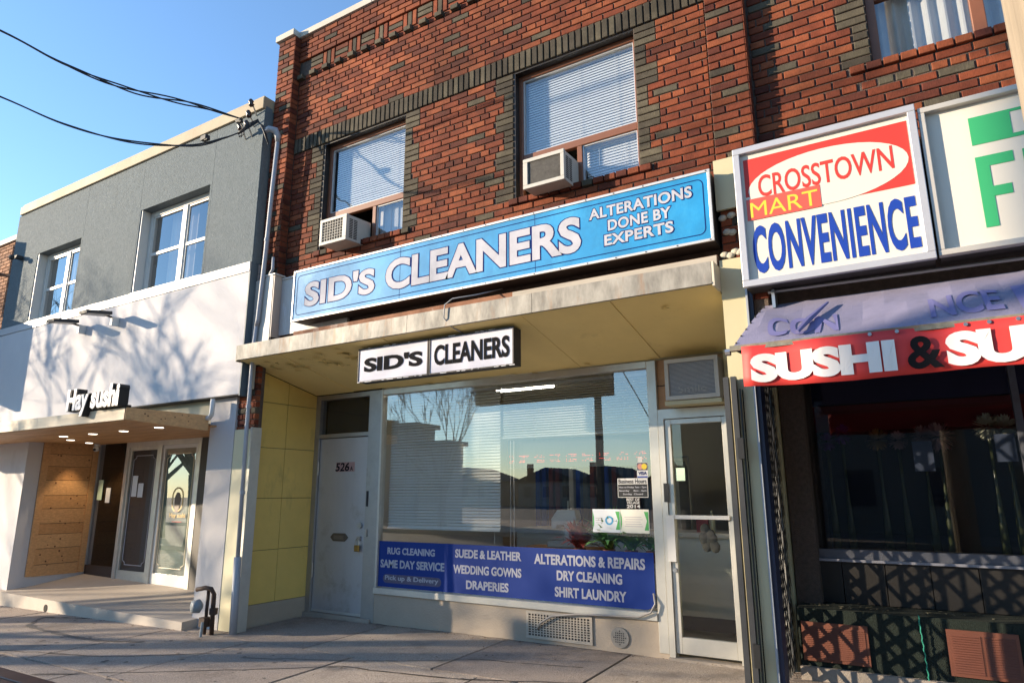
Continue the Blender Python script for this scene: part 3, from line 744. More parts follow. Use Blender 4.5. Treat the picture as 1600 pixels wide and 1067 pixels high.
vent_grille(shop, -3.385, -2.705, .185, .425, SY - .034, 20, 9, mat('grille paint', (.46, .40, .32), .7, noise=(10, .15)), border=.025)
part(shop, 'vent_recess', MB().box(-3.37, -2.72, SY - .0255, SY - .021, .195, .415), CRACK)
m = MB(); m.disc((-2.447, SY - .026, .275), (0, 1, 0), .085, .012, 20); dv = part(shop, 'round_vent', m, mat('zinc cover', (.30, .28, .25), .5, metal=.4, noise=(15, .3)))
m = MB()
for i in range(-3, 4):
    for j in range(-3, 4):
        if i * i + j * j < 10: m.disc((-2.447 + i * .018, SY - .033, .275 + j * .018), (0, 1, 0), .006, .002, 6)
part(dv, 'vent_holes', m, AC_D)
m = MB(); m.tube([(-2.12, SY - .035, .66), (-2.10, SY - .06, .58), (-2.14, SY - .07, .51), (-2.25, SY - .07, .465), (-2.55, SY - .068, .452), (-2.85, SY - .068, .438), (-3.1, SY - .065, .40), (-3.22, SY - .06, .33), (-3.26, SY - .04, .27)], .009, 6)
solo('drain_hose', 'thin grey hose running along the sill down to the vent grille', 'hose', m, mat('grey hose', (.30, .28, .26), .5), smooth=True)
# door surround on the right, glass door
part(shop, 'over_door_board', MB().box(-2.003, -1.40, SY + .005, SY + .04, 2.225, 2.68), BOARDW)
part(shop, 'board_batten', MB().box(-2.003, -1.885, SY - .006, SY + .004, 2.44, 2.447), CRACK)
fr = MB(); fr.box(-2.004, -1.955, SY - .03, SY + .06, .17, 2.225); fr.box(-1.955, -1.42, SY - .03, SY + .06, 2.14, 2.225); fr.box(-1.42, -1.385, SY - .03, SY + .06, .17, 2.225)
part(shop, 'door_frame', fr, ALU_CREAM)
fr = MB(); a, b = -1.953, -1.422; y0, y1 = SY - .012, SY + .03
fr.box(a, a + .055, y0, y1, .2, 2.135); fr.box(b - .03, b, y0, y1, .2, 2.135); fr.box(a + .055, b - .03, y0, y1, 2.09, 2.135); fr.box(a + .055, b - .03, y0, y1, .2, .33)
gd = part(shop, 'glass_door', fr, ALU_CREAM); bevel(gd, .003, 1)
part(gd, 'pane', MB().box(a + .055, b - .03, SY + .008, SY + .013, .33, 2.09), GL_DOOR)
part(gd, 'push_bar', MB().box(a + .02, b - .01, SY - .05, SY - .025, 1.28, 1.312), WHITE)
part(gd, 'handle', MB().box(a - .015, a + .055, SY - .055, SY - .02, .93, 1.31), WHITE)
part(gd, 'lock_cylinder', MB().disc((a + .028, SY - .02, .86), (0, 1, 0), .018, .02), SILV)
part(gd, 'lock_plate', MB().box(a - .03, a + .012, SY - .035, SY - .0305, 1.42, 1.58), BLACK)
part(gd, 'open_tag', MB().box(a + .075, a + .155, SY + .003, SY + .006, 1.60, 1.71), PAPG)
part(shop, 'door_sill', MB().box(-2.004, -1.385, SY - .06, SY + .07, .12, .169), CONC)
part(shop, 'door_post', MB().box(-1.384, -1.33, SY - .06, SY + .08, .1, 2.76), mat('cream post', (.66, .62, .40), .5, noise=(2, .1)))
part(shop, 'party_wall', MB().box(-1.12, -1.01, SY + .1, 6.2, .0, 2.9), CREAM)
part(shop, 'party_wall', MB().box(-1.325, -1.121, SY, 6.2, .0, 2.9), CREAM)
# ac box over the door
def ac_unit(label, x0, x1, z0, z1, yf, yb, kind, grp='window air conditioners', tilt=0):
    t = thing('air_conditioner', label, 'air conditioner', ((x0 + x1) / 2, (yf + yb) / 2, z0), grp)
    b = .035; 
    def T(y): return -(yb - y) * tilt
    def tb(m, xa, xb, ya_, yb_, za, zb_):
        o = len(m.v); m.box(xa, xb, ya_, yb_, za, zb_)
        for i in range(o, len(m.v)): v = m.v[i]; m.v[i] = (v[0], v[1], v[2] + T(v[1]))
    m = MB(); tb(m, x0 + .006, x1 - .006, yf + .03, yb, z0 + .004, z1 - .004); bevel(part(t, 'casing', m, AC_W), .004)
    m = MB(); tb(m, x0, x1, yf, yf + .03, z1 - b, z1); tb(m, x0, x1, yf, yf + .03, z0, z0 + b)
    tb(m, x0, x0 + b * (1 if kind != 1 else 1.3), yf, yf + .03, z0 + b, z1 - b); tb(m, x1 - b * (1 if kind != 0 else 1.6), x1, yf, yf + .03, z0 + b, z1 - b)
    bevel(part(t, 'front_rim', m, AC_W), .003)
    m = MB(); tb(m, x0 + b, x1 - b, yf + .022, yf + .0295, z0 + b, z1 - b); part(t, 'coil', m, AC_G if kind != 2 else mat('pale louvre grey', (.20, .21, .23), .5, metal=.2, noise=(20, .2)))
    m = MB(); n = 26
    for i in range(n):
        zz = z0 + b + (z1 - z0 - 2 * b) * i / n; tb(m, x0 + b, x1 - b, yf + .014, yf + .022, zz, zz + .0035)
    part(t, 'fins', m, AC_G if kind != 2 else mat('pale louvre', (.42, .42, .42), .5), kind='stuff')
    m = MB()
    if kind == 0:
        for i in range(1, 8): xx = x0 + b + (x1 - x0 - 2.6 * b) * i / 8; tb(m, xx - .002, xx + .002, yf + .004, yf + .010, z0 + b, z1 - b)
        for i in range(1, 7): zz = z0 + b + (z1 - z0 - 2 * b) * i / 7; tb(m, x0 + b, x1 - b * 1.6, yf + .004, yf + .010, zz - .002, zz + .002)
        part(t, 'guard_grid', m, AC_W, kind='stuff')
    # side louvres (right side)
    m = MB()
    if kind != 2:
        for i in range(12):
            zz = z0 + .035 + (z1 - z0 - .07) * i / 12
            for ya_, yb_ in ((yf + .05, yf + .10), (yf + .115, yf + .165)): tb(m, x1 - .007, x1 - .0045, ya_, yb_, zz, zz + .011)
        part(t, 'side_louvres', m, AC_D, kind='stuff')
    return t
ac_unit('boxy cream air conditioner with a square wire guard in the upper left window', -5.255, -4.865, 4.095, 4.385, 4.68, 5.05, 0, tilt=.06)
a2 = ac_unit('cream air conditioner with rounded opening and dented fins in the middle upper window', -2.752, -2.345, 4.12, 4.405, 4.72, 5.05, 1, tilt=.03)
a3 = ac_unit('white air conditioner on the brown board over the glass shop door', -1.855, -1.39, 2.275, 2.63, 5.60, SY + .004, 2)
text(a3, 'scrawl', 'Smile', -1.74, -1.50, 2.335, 2.39, 5.606, mat('scratch', (.40, .40, .38), .6), bold=-.015, thick=.001)
part(a3, 'support_ledge', MB().box(-1.87, -1.385, 5.62, SY + .004, 2.235, 2.270), CREAM)
# ------------------------------------------------------------------ canopy
cn = part(shop, 'canopy', MB().box(-6.36, -1.145, 4.66, 4.93, 3.095, 3.115), RUST)
CY = 4.62
def seg_fascia(xa, xb, zd=0):
    m = MB(); m.box(xa + .002, xb - .002, CY, CY + .025, 2.945 + zd, 3.112 + zd); m.box(xa + .002, xb - .002, CY - .006, CY, 2.945 + zd, 2.958 + zd)
    part(cn, 'fascia_panel', m, FASCIA)
for xa, xb in ((-6.385, -5.2), (-5.2, -3.95), (-3.95, -2.62), (-2.62, -1.145)): seg_fascia(xa, xb)
part(cn, 'end_panel', MB().box(-1.144, -1.128, CY, 4.815, 2.93, 3.112), mat('cream end panel', (.60, .54, .42), .5, noise=(2, .1)))
part(cn, 'end_panel', MB().box(-6.402, -6.386, CY, 4.80, 2.93, 3.112), FASCIA)
# soffit boards
sb = [-6.384, -5.75, -5.05, -4.3, -3.5, -2.75, -1.95, -1.135]
rs2 = random.Random(8)
for xa, xb in zip(sb, sb[1:]):
    m = MB(); ya_, yb_ = CY + .026, SY - .03; s = rs2.uniform(-.004, .004)
    sk = .35
    v = [(xa + .002, ya_, soff_z(ya_) + s), (xb - .002, ya_, soff_z(ya_) + s), (xb - .002, yb_, soff_z(yb_) + s + .0), (xa + .002, yb_, soff_z(yb_) + s)]
    m.add(v + [(p[0], p[1], p[2] + .02) for p in v], [(3, 2, 1, 0), (4, 5, 6, 7), (0, 1, 5, 4), (1, 2, 6, 5), (2, 3, 7, 6), (3, 0, 4, 7)])
    part(cn, 'soffit_board', m, SOFFIT)
# peeling flakes of paint
m = MB(); rf = random.Random(2)
for i in range(46):
    x = rf.choice([rf.uniform(-6.2, -4.9), rf.uniform(-6.2, -4.9), rf.uniform(-5, -1.3)]); y = rf.uniform(4.68, 5.1) if x < -4.9 else (rf.uniform(5.72, 5.79) if rf.random() < .7 else rf.uniform(4.7, 5.0))
    l = rf.uniform(.03, .13); an = rf.uniform(.3, 1.1); dx, dy = l * math.cos(an), l * math.sin(an) * .6
    z = soff_z(y) - .006
    m.add([(x, y, z), (x + dx, y + dy, soff_z(y + dy) - .006), (x + dx + .03, y + dy - .015, z - rf.uniform(.012, .028)), (x + .02, y - .02, z - rf.uniform(.004, .012))], [(0, 1, 2, 3)])
part(cn, 'peeling_paint', m, mat('flaking cream paint', (.62, .52, .27), .7), kind='stuff')
m = MB()
for i in range(22):
    x = rf.uniform(-6.2, -5.3); y = rf.uniform(4.70, 5.0); l = rf.uniform(.05, .18); z = soff_z(y) - .0065
    m.add([(x, y, z), (x + l, y + l * .5, soff_z(y + l * .5) - .0065), (x + l, y + l * .5 + .006, soff_z(y + l * .5) - .0065), (x, y + .004, z)], [(0, 1, 2, 3)])
part(cn, 'paint_cracks', m, CRACK, kind='stuff')
part(cn, 'upper_flashing', MB().box(-5.7, -1.14, 4.80, 4.935, 3.117, 3.215), RUST)
part(cn, 'upper_flashing', MB().box(-2.9, -1.14, 4.775, 4.80, 3.12, 3.205), mat('pale weathered board', (.42, .38, .32), .8, noise=(4, .25, (.4, 1, 3))))
# fascia behind sign, left: enamel panels
part(shop, 'sign_band_panel', MB().box(-6.062, -5.0, 4.895, 4.93, 3.235, 3.89), mat('blistered enamel', (.50, .49, .47), .5, noise=(2, .1), dirt=((.62, .66, .72), 6, .58, .9, (3, 1, .5))))
part(shop, 'sign_band_return', MB().box(-6.082, -6.064, 4.79, 4.93, 3.205, 3.93), PINKISH)
part(shop, 'sign_band_panel', MB().box(-6.22, -6.083, 4.785, 4.815, 3.11, 3.93), BEIGE_F)
part(shop, 'sign_band_panel', MB().box(-6.66, -6.221, 4.785, 4.815, 3.52, 3.90), BEIGE_F)
part(shop, 'sign_band_panel', MB().box(-6.66, -6.221, 4.785, 4.815, 3.11, 3.515), BEIGE_F)
part(shop, 'sign_band_cap', MB().box(-6.23, -6.05, 4.775, 4.93, 3.931, 3.945), WHITE)
part(shop, 'sign_band_cap', MB().box(-6.05, -5.0, 4.88, 4.93, 3.891, 3.905), WHITE)
part(shop, 'lower_pier_panel', MB().box(-6.66, -6.30, 4.785, 4.815, 2.64, 2.93), BEIGE_F)
# right pier cladding
part(shop, 'pier_panel', MB().box(-1.117, -.965, 4.79, 4.815, 3.555, 3.96), CREAM)
part(shop, 'pier_panel', MB().box(-1.127, -.962, 4.795, 4.815, 2.86, 3.165), CREAM)
part(shop, 'pier_panel', MB().box(-1.122, -.960, 4.79, 4.93, .15, 2.856), CREAM)
part(shop, 'pier_edge_trim', MB().box(-.959, -.945, 4.78, 4.94, .15, 3.5), mat('grey trim', (.35, .38, .42), .5, metal=.4))
m = MB()
for (x, z) in ((-1.085, 3.50), (-1.02, 3.51), (-1.06, 3.385), (-1.02, 3.375), (-1.09, 3.21), (-1.05, 3.20), (-1.01, 3.225), (-.98, 3.215)):
    m.ball((x, 4.822, z), .034, 8, 6, (1.0, .5, .75))
part(shop, 'foam_blobs', m, FOAM, kind='stuff', smooth=True)

# ------------------------------------------------------------------ signs of the cleaners
def frame_rect(m, x0, x1, z0, z1, y0, y1, t):
    m.box(x0, x1, y0, y1, z1 - t, z1); m.box(x0, x1, y0, y1, z0, z0 + t); m.box(x0, x0 + t, y0, y1, z0 + t, z1 - t); m.box(x1 - t, x1, y0, y1, z0 + t, z1 - t)
bs = thing('blue_shop_sign', 'long light-blue box sign reading SID\'S CLEANERS above the canopy', 'sign', (-3.4, 4.8, 3.29))
part(bs, 'sign_box', MB().box(-5.628, -1.132, 4.712, 4.925, 3.30, 3.855), BOXB)
m = MB(); frame_rect(m, -5.635, -1.124, 3.293, 3.862, 4.695, 4.712, .022); bevel(part(bs, 'frame', m, mat('silver sign frame', (.62, .60, .57), .4, metal=.4, noise=(8, .15), dirt=((.3, .2, .14), 4, .62, .5))), .003)
part(bs, 'face', MB().box(-5.612, -1.146, 4.703, 4.711, 3.316, 3.839), BLUE)
def rr_border(x0, x1, z0, z1, rad, t, y):
    m = MB(); o = []
    for cxx, czz, s in ((x1 - rad, z1 - rad, 0), (x0 + rad, z1 - rad, 90), (x0 + rad, z0 + rad, 180), (x1 - rad, z0 + rad, 270)):
        for a in range(0, 91, 15): o.append((cxx, czz, R(s + a)))
    n = len(o)
    vs = [(c_[0] + rad * math.cos(c_[2]), y, c_[1] + rad * math.sin(c_[2])) for c_ in o] + [(c_[0] + (rad - t) * math.cos(c_[2]), y, c_[1] + (rad - t) * math.sin(c_[2])) for c_ in o]
    m.add(vs, [(i, i + n, (i + 1) % n + n, (i + 1) % n) for i in range(n)]); return m
for xs_ in (-4.13, -2.63): part(bs, 'face_seam', MB().box(xs_, xs_ + .004, 4.7022, 4.7029, 3.316, 3.839), NAVY)
m = MB()
for i in range(19):
    for z_ in (3.304, 3.851): m.disc((-5.6 + i * .247, 4.693, z_), (0, 1, 0), .005, .004, 6)
part(bs, 'frame_screws', m, AC_D, kind='stuff')
part(bs, 'border_line', rr_border(-5.575, -1.18, 3.355, 3.80, .05, .007, 4.7015), NAVY)
for s, a, b, z0, z1 in (("SID'S", -5.445, -4.449, 3.430, 3.705), ('CLEANERS', -4.31, -2.195, 3.420, 3.735), ('ALTERATIONS', -2.118, -1.268, 3.668, 3.762), ('DONE BY', -1.955, -1.436, 3.543, 3.636), ('EXPERTS', -1.99, -1.424, 3.422, 3.515)):
    big = z1 - z0 > .2
    text(bs, 'letter_outline', s, a - .008, b + .008, z0 - .008, z1 + .008, 4.702, NAVY, bold=.058 if big else .052, thick=.0008, space=1.0 if big else 1.06)
    text(bs, 'lettering', s, a, b, z0, z1, 4.7005, LTR_W, bold=.034 if big else .03, thick=.0012, space=1.0 if big else 1.06)
ss = thing('hanging_sign', 'small white two-panel box sign reading SID\'S CLEANERS hung under the canopy', 'sign', (-3.8, 4.83, 2.56))
part(ss, 'sign_box', MB().box(-4.675, -2.885, 4.775, 4.89, 2.563, 2.892), BOXB)
for x0, x1 in ((-4.68, -3.802), (-3.792, -2.88)):
    m = MB(); frame_rect(m, x0, x1, 2.558, 2.897, 4.758, 4.775, .012); part(ss, 'frame', m, BOXB)
    part(ss, 'face', MB().box(x0 + .012, x1 - .012, 4.765, 4.772, 2.570, 2.885), mat('lavender white face', (.54, .54, .62), .5, spec=.2, noise=(2, .05), dirt=((.15, .14, .2), 16, .74, .8)))
m = MB(); rf = random.Random(5)
for i in range(26):
    x = rf.uniform(-4.68, -2.9); z = rf.choice((2.560, 2.893)); m.box(x, x + rf.uniform(.02, .09), 4.7565, 4.758, z - .0025, z + .003)
part(ss, 'worn_edge_paint', m, mat('worn pale edge', (.6, .6, .62), .6), kind='stuff')
text(ss, 'lettering', "SID'S", -4.60, -3.87, 2.655, 2.800, 4.7625, INK, bold=.045)
text(ss, 'lettering', 'CLEANERS', -3.735, -2.925, 2.635, 2.825, 4.7625, INK, bold=.03)
m = MB(); m.tube([(-3.05, 4.85, 3.28), (-3.2, 4.66, 3.20), (-3.42, 4.605, 3.185), (-3.50, 4.60, 3.14), (-3.51, 4.60, 3.02), (-3.47, 4.66, 2.95), (-3.42, 4.80, 2.90)], .006, 6)
solo('sign_cable', 'grey power cable looping over the canopy edge to the small hanging sign', 'cable', m, mat('grey cable', (.30, .30, .31), .5), smooth=True)

# ------------------------------------------------------------------ interior of the cleaners
room = MB(); room.box(-5.40, -1.33, 12.55, 12.6, .12, 2.9)
part(shop, 'shop_back_wall', MB().box(-5.399, -1.331, 9.6, 9.7, .17, 2.9), WALLI)
part(shop, 'shop_side_wall', MB().box(-1.329, -1.325 + .001, 6.21, 9.6, .17, 2.9), WALLI)
part(shop, 'shop_side_wall', MB().box(-1.32, -1.02, 6.21, 9.6, .17, 2.9), WALLI)
part(shop, 'shop_floor', MB().box(-5.399, -1.331, SY + .1, 9.59, .05, .165), FLOORI)
part(shop, 'shop_ceiling', MB().box(-5.399, -1.331, SY + .1, 9.59, 2.78, 2.86), WALLI)
blind('large white venetian blind hanging in the left half of the display window', -5.25, -3.755, SY + .10, 1.12, 2.60, pitch=.031, tilt=50, cords=3, depth=.031)
blind('raised white venetian blind across the top right of the display window', -3.72, -2.10, SY + .10, 2.05, 2.60, pitch=.025, tilt=30, cords=3)
led = thing('scrolling_led_sign', 'long scrolling dot display behind the upper right of the shop window', 'sign', (-2.95, SY + .2, 1.75))
part(led, 'housing', MB().box(-3.72, -2.18, SY + .19, SY + .24, 1.75, 2.04), mat('led housing', (.02, .035, .04), .5))
m = MB(); m2 = MB(); rl = random.Random(1)
for i in range(100):
    for j in range(16):
        x = -3.70 + i * .0150; z = 1.775 + j * .016
        on = (j in (2, 3, 5, 6) and (i // 4) % 3 != 1 and rl.random() < .55)
        (m if on else m2).box(x, x + .004, SY + .1875, SY + .19, z, z + .004)
part(led, 'lit_dots', m, LEDR, kind='stuff'); part(led, 'unlit_dots', m2, LEDO, kind='stuff')
ct = thing('service_counter', 'white service counter seen through the glass door', 'counter', (-2.5, 7.3, .17))
part(ct, 'front_panel', MB().box(-4.2, -1.35, 7.0, 7.05, .30, 1.06), COUNTER); part(ct, 'plinth', MB().box(-4.2, -1.35, 7.03, 7.6, .166, .299), AC_D)
part(ct, 'top', MB().box(-4.25, -1.34, 6.95, 7.6, 1.061, 1.10), WHITE)
for i, (x, w_, h_, c_) in enumerate(((-2.1, .12, .16, REDL), (-1.95, .08, .22, CREAMP), (-1.75, .15, .10, BLACK))):
    solo(('paper_box', 'bottle', 'cash_box')[i], ('small red box on the white counter behind the door glass', 'pale bottle standing on the white counter behind the door glass', 'low black box on the white counter near the door hinge side')[i], 'counter item',
         MB().box(x, x + w_, 7.1, 7.1 + w_, 1.101, 1.101 + h_) if i != 1 else MB().tube([(x, 7.15, 1.101), (x, 7.15, 1.24), (x, 7.15, 1.27), (x, 7.15, 1.32)], [.03, .03, .012, .012], 10), c_)
m = MB(); rf = random.Random(9)
for i in range(9): m.ball((-1.63 + rf.uniform(-.05, .05), SY + .045, 1.13 + rf.uniform(-.09, .09)), .045, 7, 5, (1, .35, 1.1))
m.tube([(-1.63, SY + .045, 1.28), (-1.63, SY + .045, 1.2)], .004, 5)
solo('hanging_cloth', 'dark bundled cloth hanging inside the glass door below the push bar', 'cloth', m, mat('charcoal cloth', (.06, .055, .05), .9), smooth=True)
fl_ = thing('ceiling_lamp', 'lit fluorescent tube fixture on the shop ceiling behind the upper blinds', 'lamp', (-3.6, 6.9, 2.7))
part(fl_, 'housing', MB().box(-4.46, -3.60, 6.85, 6.97, 2.745, 2.779), WHITE); part(fl_, 'tube', MB().cyl((-4.43, 6.91, 2.725), (-3.63, 6.91, 2.725), .013, 10), emit('tube light', (1, .93, .80), 16))
# clothes rack
rk = thing('clothes_rack', 'rack of hung clothes in dim light at the back of the cleaners', 'clothes rack', (-3.6, 8.6, .17))
part(rk, 'rail', MB().cyl((-4.8, 8.6, 1.95), (-2.6, 8.6, 1.95), .015, 8), SILV)
for x in (-4.8, -2.6): part(rk, 'upright', MB().cyl((x, 8.6, .166), (x, 8.6, 1.95), .015, 8), SILV)
rf = random.Random(3)
for i in range(20):
    x = -4.7 + i * .105; c_ = rf.choice([BLACK, BLUEP, mat('brown cloth', (.16, .08, .04), .9), mat('white cloth', (.5, .5, .5), .9), mat('maroon cloth', (.12, .02, .02), .9), AC_D])
    h_ = rf.uniform(.7, 1.1); m = MB(); m.poly([(x - .035, 1.9 - h_), (x + .035, 1.9 - h_), (x + .03, 1.82), (x, 1.9), (x - .03, 1.82)], 8.4, 8.8)
    part(rk, 'garment', m, c_)
# sewing machine
sm = thing('sewing_machine', 'pale sewing machine inside the window above the word draperies', 'sewing machine', (-3.25, 6.35, .95))
part(sm, 'table', MB().box(-3.7, -2.9, 6.2, 6.6, .92, .96), BOARDW)
m = MB(); m.poly([(-3.42, .961), (-3.05, .961), (-3.05, 1.06), (-3.13, 1.06), (-3.13, 1.20), (-3.08, 1.24), (-3.10, 1.33), (-3.30, 1.33), (-3.37, 1.24), (-3.37, 1.14), (-3.32, 1.14), (-3.30, 1.18), (-3.22, 1.18), (-3.22, 1.03), (-3.42, 1.02)], 6.3, 6.42)
bevel(part(sm, 'body', m, mat('ivory enamel', (.5, .5, .46), .35)), .008); part(sm, 'hand_wheel', MB().disc((-3.09, 6.28, 1.15), (0, 1, 0), .05, .02), SILV); part(sm, 'spool_pin', MB().cyl((-3.2, 6.36, 1.33), (-3.2, 6.36, 1.42), .006, 6), SILV)
part(sm, 'leg', MB().box(-3.68, -3.64, 6.22, 6.58, .166, .92), AC_D); part(sm, 'leg', MB().box(-2.96, -2.92, 6.22, 6.58, .166, .92), AC_D)
# window plants
shelf = solo('plant_shelf', 'narrow shelf behind the blue panel that carries the window plants', 'shelf', MB().box(-3.1, -2.12, 6.0, 6.19, .86, .884), WHITE)
def leaf(m, p, az, el, l, wd, droop=.5):
    p = Vector(p); pts = []; n = 5; d = Vector((math.cos(az) * math.cos(el), math.sin(az) * math.cos(el), math.sin(el))); side = Vector((-math.sin(az), math.cos(az), 0))
    q = p.copy(); vs = []
    for i in range(n):
        t = i / (n - 1); ww = wd * math.sin(math.pi * (.12 + .88 * t)) if i < n - 1 else .0005
        vs += [q - side * ww, q + side * ww]; d = (d + Vector((0, 0, -droop / n * 1.6))).normalized(); q = q + d * l / (n - 1)
    m.add(vs, [(2 * i, 2 * i + 1, 2 * i + 3, 2 * i + 2) for i in range(n - 1)])
def plant(label, x, y, z, cm, n, ln, name='potted_plant', flowers=None, wd=.012, seed=1, group='plants in the shop window'):
    rr = random.Random(seed); t = thing(name, label, 'plant', (x, y, z), group)
    part(t, 'pot', MB().tube([(x, y, z), (x, y, z + .10)], [.045, .06], 12), mat('terracotta', (.28, .11, .06), .8))
    m = MB()
    for i in range(n): leaf(m, (x + rr.uniform(-.03, .03), y + rr.uniform(-.03, .03), z + .1 + rr.uniform(0, .05)), rr.uniform(0, 6.28), rr.uniform(.75, 1.5), ln * rr.uniform(.6, 1.15), wd * rr.uniform(.7, 1.3), rr.uniform(.4, 1.2))
    part(t, 'leaves', m, cm, kind='stuff')
    if flowers:
        m = MB()
        for i in range(flowers[1]):
            px, py, pz = x + rr.uniform(-.12, .12), y - rr.uniform(0, .1), z + .12 + rr.uniform(.02, .16)
            for k_ in range(5): leaf(m, (px, py, pz), k_ * 1.257, .5, .03, .010, .3)
        part(t, 'petals', m, flowers[0], kind='stuff')
plant('green and red leafy plant left of the white lilies in the display window', -2.92, 6.03, .885, REDL, 130, .25, seed=2, wd=.022)
plant('bushy green plant with white flowers in the display window under the paper notice', -2.62, 6.04, .885, GREENL, 240, .34, wd=.020, flowers=(PETW, 10), seed=3)
plant('green trailing plant at the right end of the window plants', -2.40, 6.04, .885, GREENL, 170, .30, wd=.018, flowers=(PETW, 4), seed=4)
plant('small plant with one red bloom at the far right of the display window', -2.20, 6.04, .885, GREENL, 40, .20, wd=.014, flowers=(mat('red petals', (.6, .02, .03), .5), 3), seed=5)
# stickers and papers on the glass
YG = SY + .0085
st = solo('card_sticker', 'white payment card sticker reading VISA at the right edge of the window', 'sticker', MB().box(-2.238, -2.135, YG, YG + .003, 1.632, 1.766), SIGNWHITE)
part(st, 'logo_ground', MB().box(-2.235, -2.138, YG - .0008, YG - .0001, 1.697, 1.763), mat('dark logo ground', (.05, .06, .10), .5))
part(st, 'logo_disc', MB().disc((-2.205, YG - .0014, 1.73), (0, 1, 0), .026, .001, 18), mat('pale red disc', (.55, .25, .2), .5)); part(st, 'logo_disc', MB().disc((-2.167, YG - .0025, 1.73), (0, 1, 0), .026, .001, 18), YEL)
text(st, 'lettering', 'VISA', -2.225, -2.145, 1.656, 1.686, YG - .001, NAVY, bold=.03, thick=.0005); part(st, 'stripe', MB().box(-2.235, -2.138, YG - .0008, YG - .0001, 1.634, 1.645), BLUEP)
solo('small_tag', 'tiny white tag stuck above the card sticker on the window', 'sticker', MB().box(-2.226, -2.184, YG, YG + .003, 1.769, 1.815), SIGNWHITE)
hs = solo('hours_sign', 'black and white sign reading Business Hours in the window', 'sign', MB().box(-2.43, -2.142, YG, YG + .003, 1.458, 1.628), SIGNWHITE)
part(hs, 'black_field', MB().box(-2.425, -2.147, YG - .0008, YG - .0001, 1.463, 1.575), BLACK)
text(hs, 'lettering', 'Business Hours', -2.42, -2.152, 1.582, 1.622, YG - .001, BLACK, bold=.02, thick=.0004)
for s, z in (('Mon to Friday 7am - 7pm', 1.547), ('Saturday     8am - 6pm', 1.517), ('Sunday  Closed', 1.487)): text(hs, 'lettering', s, -2.418 if 'Sun' not in s else -2.38, -2.155 if 'Sun' not in s else -2.19, z - .009, z + .009, YG - .001, LTR_W, bold=.015, thick=.0004)
bo = thing('award_decal', 'white window lettering reading BEST OF VILLAGE 2014', 'decal', (-2.285, YG, 1.36))
for s, a, b, z0, z1 in (('BEST OF', -2.349, -2.225, 1.428, 1.452), ('VILLAGE', -2.349, -2.225, 1.402, 1.425), ('2014', -2.349, -2.222, 1.366, 1.396)): text(bo, 'lettering', s, a, b, z0, z1, YG, SIGNWHITE, bold=.02, thick=.0004)
for lab, x0, x1, tone in (('pale notice with a blue ring printed on it, left of the pair in the window', -2.689, -2.418, PAPER), ('cream notice with green chevrons, right of the pair in the window', -2.415, -2.145, mat('warm paper', (.74, .72, .62), .7))):
    n_ = solo('paper_notice', lab, 'notice', MB().box(x0, x1, YG, YG + .002, 1.150, 1.355), tone, 'paper notices on the shop window')
    m = MB(); m.poly([(x1 - .045, 1.175), (x1 - .005, 1.175), (x1 - .005, 1.335), (x1 - .045, 1.335), (x1 - .02, 1.255)], YG - .001, YG - .0002); part(n_, 'green_chevron', m, PRG)
    m = MB(); m.poly([(x0 + .002, 1.175), (x0 + .014, 1.225), (x0 + .014, 1.285), (x0 + .002, 1.335)], YG - .001, YG - .0002); part(n_, 'green_edge', m, PRG)
    if x0 < -2.5:
        m = MB(); m2 = rr_border(x0 + .125, x0 + .205, 1.215, 1.295, .0399, .016, YG - .0012); part(n_, 'blue_ring', m2, PRB)
        for k_ in range(3): part(n_, 'text_line', MB().box(x0 + .03, x0 + .10, YG - .0008, YG - .0002, 1.232 + k_ * .02, 1.237 + k_ * .02), PRT)
    else:
        for k_ in range(5): part(n_, 'text_line', MB().box(x0 + .04 + (k_ % 2) * .01, x1 - .06 - (k_ % 3) * .01, YG - .0008, YG - .0002, 1.205 + k_ * .02, 1.210 + k_ * .02), PRT)
hf = MB(); hf.tube([(-3.86, 5.99, 1.0), (-3.86, 5.99, 2.03)], .003, 6)
solo('blind_wand', 'thin white wand hanging beside the large left blind', 'blind wand', hf, WHITE)
solo('blind_wand', 'thin white cord pair hanging right of the large left blind', 'blind wand', MB().tube([(-3.62, 5.98, .92), (-3.62, 5.98, 2.03)], .004, 6).tube([(-3.66, 5.98, .92), (-3.66, 5.98, 2.03)], .003, 6), WHITE)
# ------------------------------------------------------------------ signs of the store on the right
cs = thing('convenience_sign', 'square box sign reading CROSSTOWN MART CONVENIENCE on the right', 'sign', (-.36, 4.7, 2.87))
FY = 4.58
part(cs, 'sign_box', MB().box(-.918, .197, FY + .026, 4.80, 2.875, 3.885), BOXB)
m = MB(); frame_rect(m, -.926, .203, 2.865, 3.893, FY - .014, FY + .0255, .046); bevel(part(cs, 'frame', m, FRAME_G), .004)
part(cs, 'face', MB().box(-.880, .157, FY + .018, FY + .024, 2.911, 3.847), CREAMW)
y1 = FY + .0155
part(cs, 'red_field', MB().box(-.862, .148, y1, y1 + .002, 3.37, 3.805), REDP)
m = MB(); n = 40; pts = [(-.354 + .488 * math.cos(2 * math.pi * i / n), 3.555 + .20 * math.sin(2 * math.pi * i / n)) for i in range(n)]; m.poly(pts, y1 - .0015, y1 - .0005); part(cs, 'white_oval', m, CREAMW)
part(cs, 'white_corner', MB().box(-.864, -.80, y1 - .0006, y1 - .0001, 3.365, 3.52), CREAMW)
text(cs, 'lettering', 'CROSSTOWN', -.775, .052, 3.500, 3.662, y1 - .0025, REDP, bold=.012, thick=.0005)
part(cs, 'red_label', MB().box(-.862, -.388, y1 - .004, y1 - .003, 3.345, 3.500), mat('coral red', (.72, .09, .06), .4))
text(cs, 'lettering', 'MART', -.838, -.405, 3.362, 3.472, y1 - .005, YEL, bold=0, thick=0)
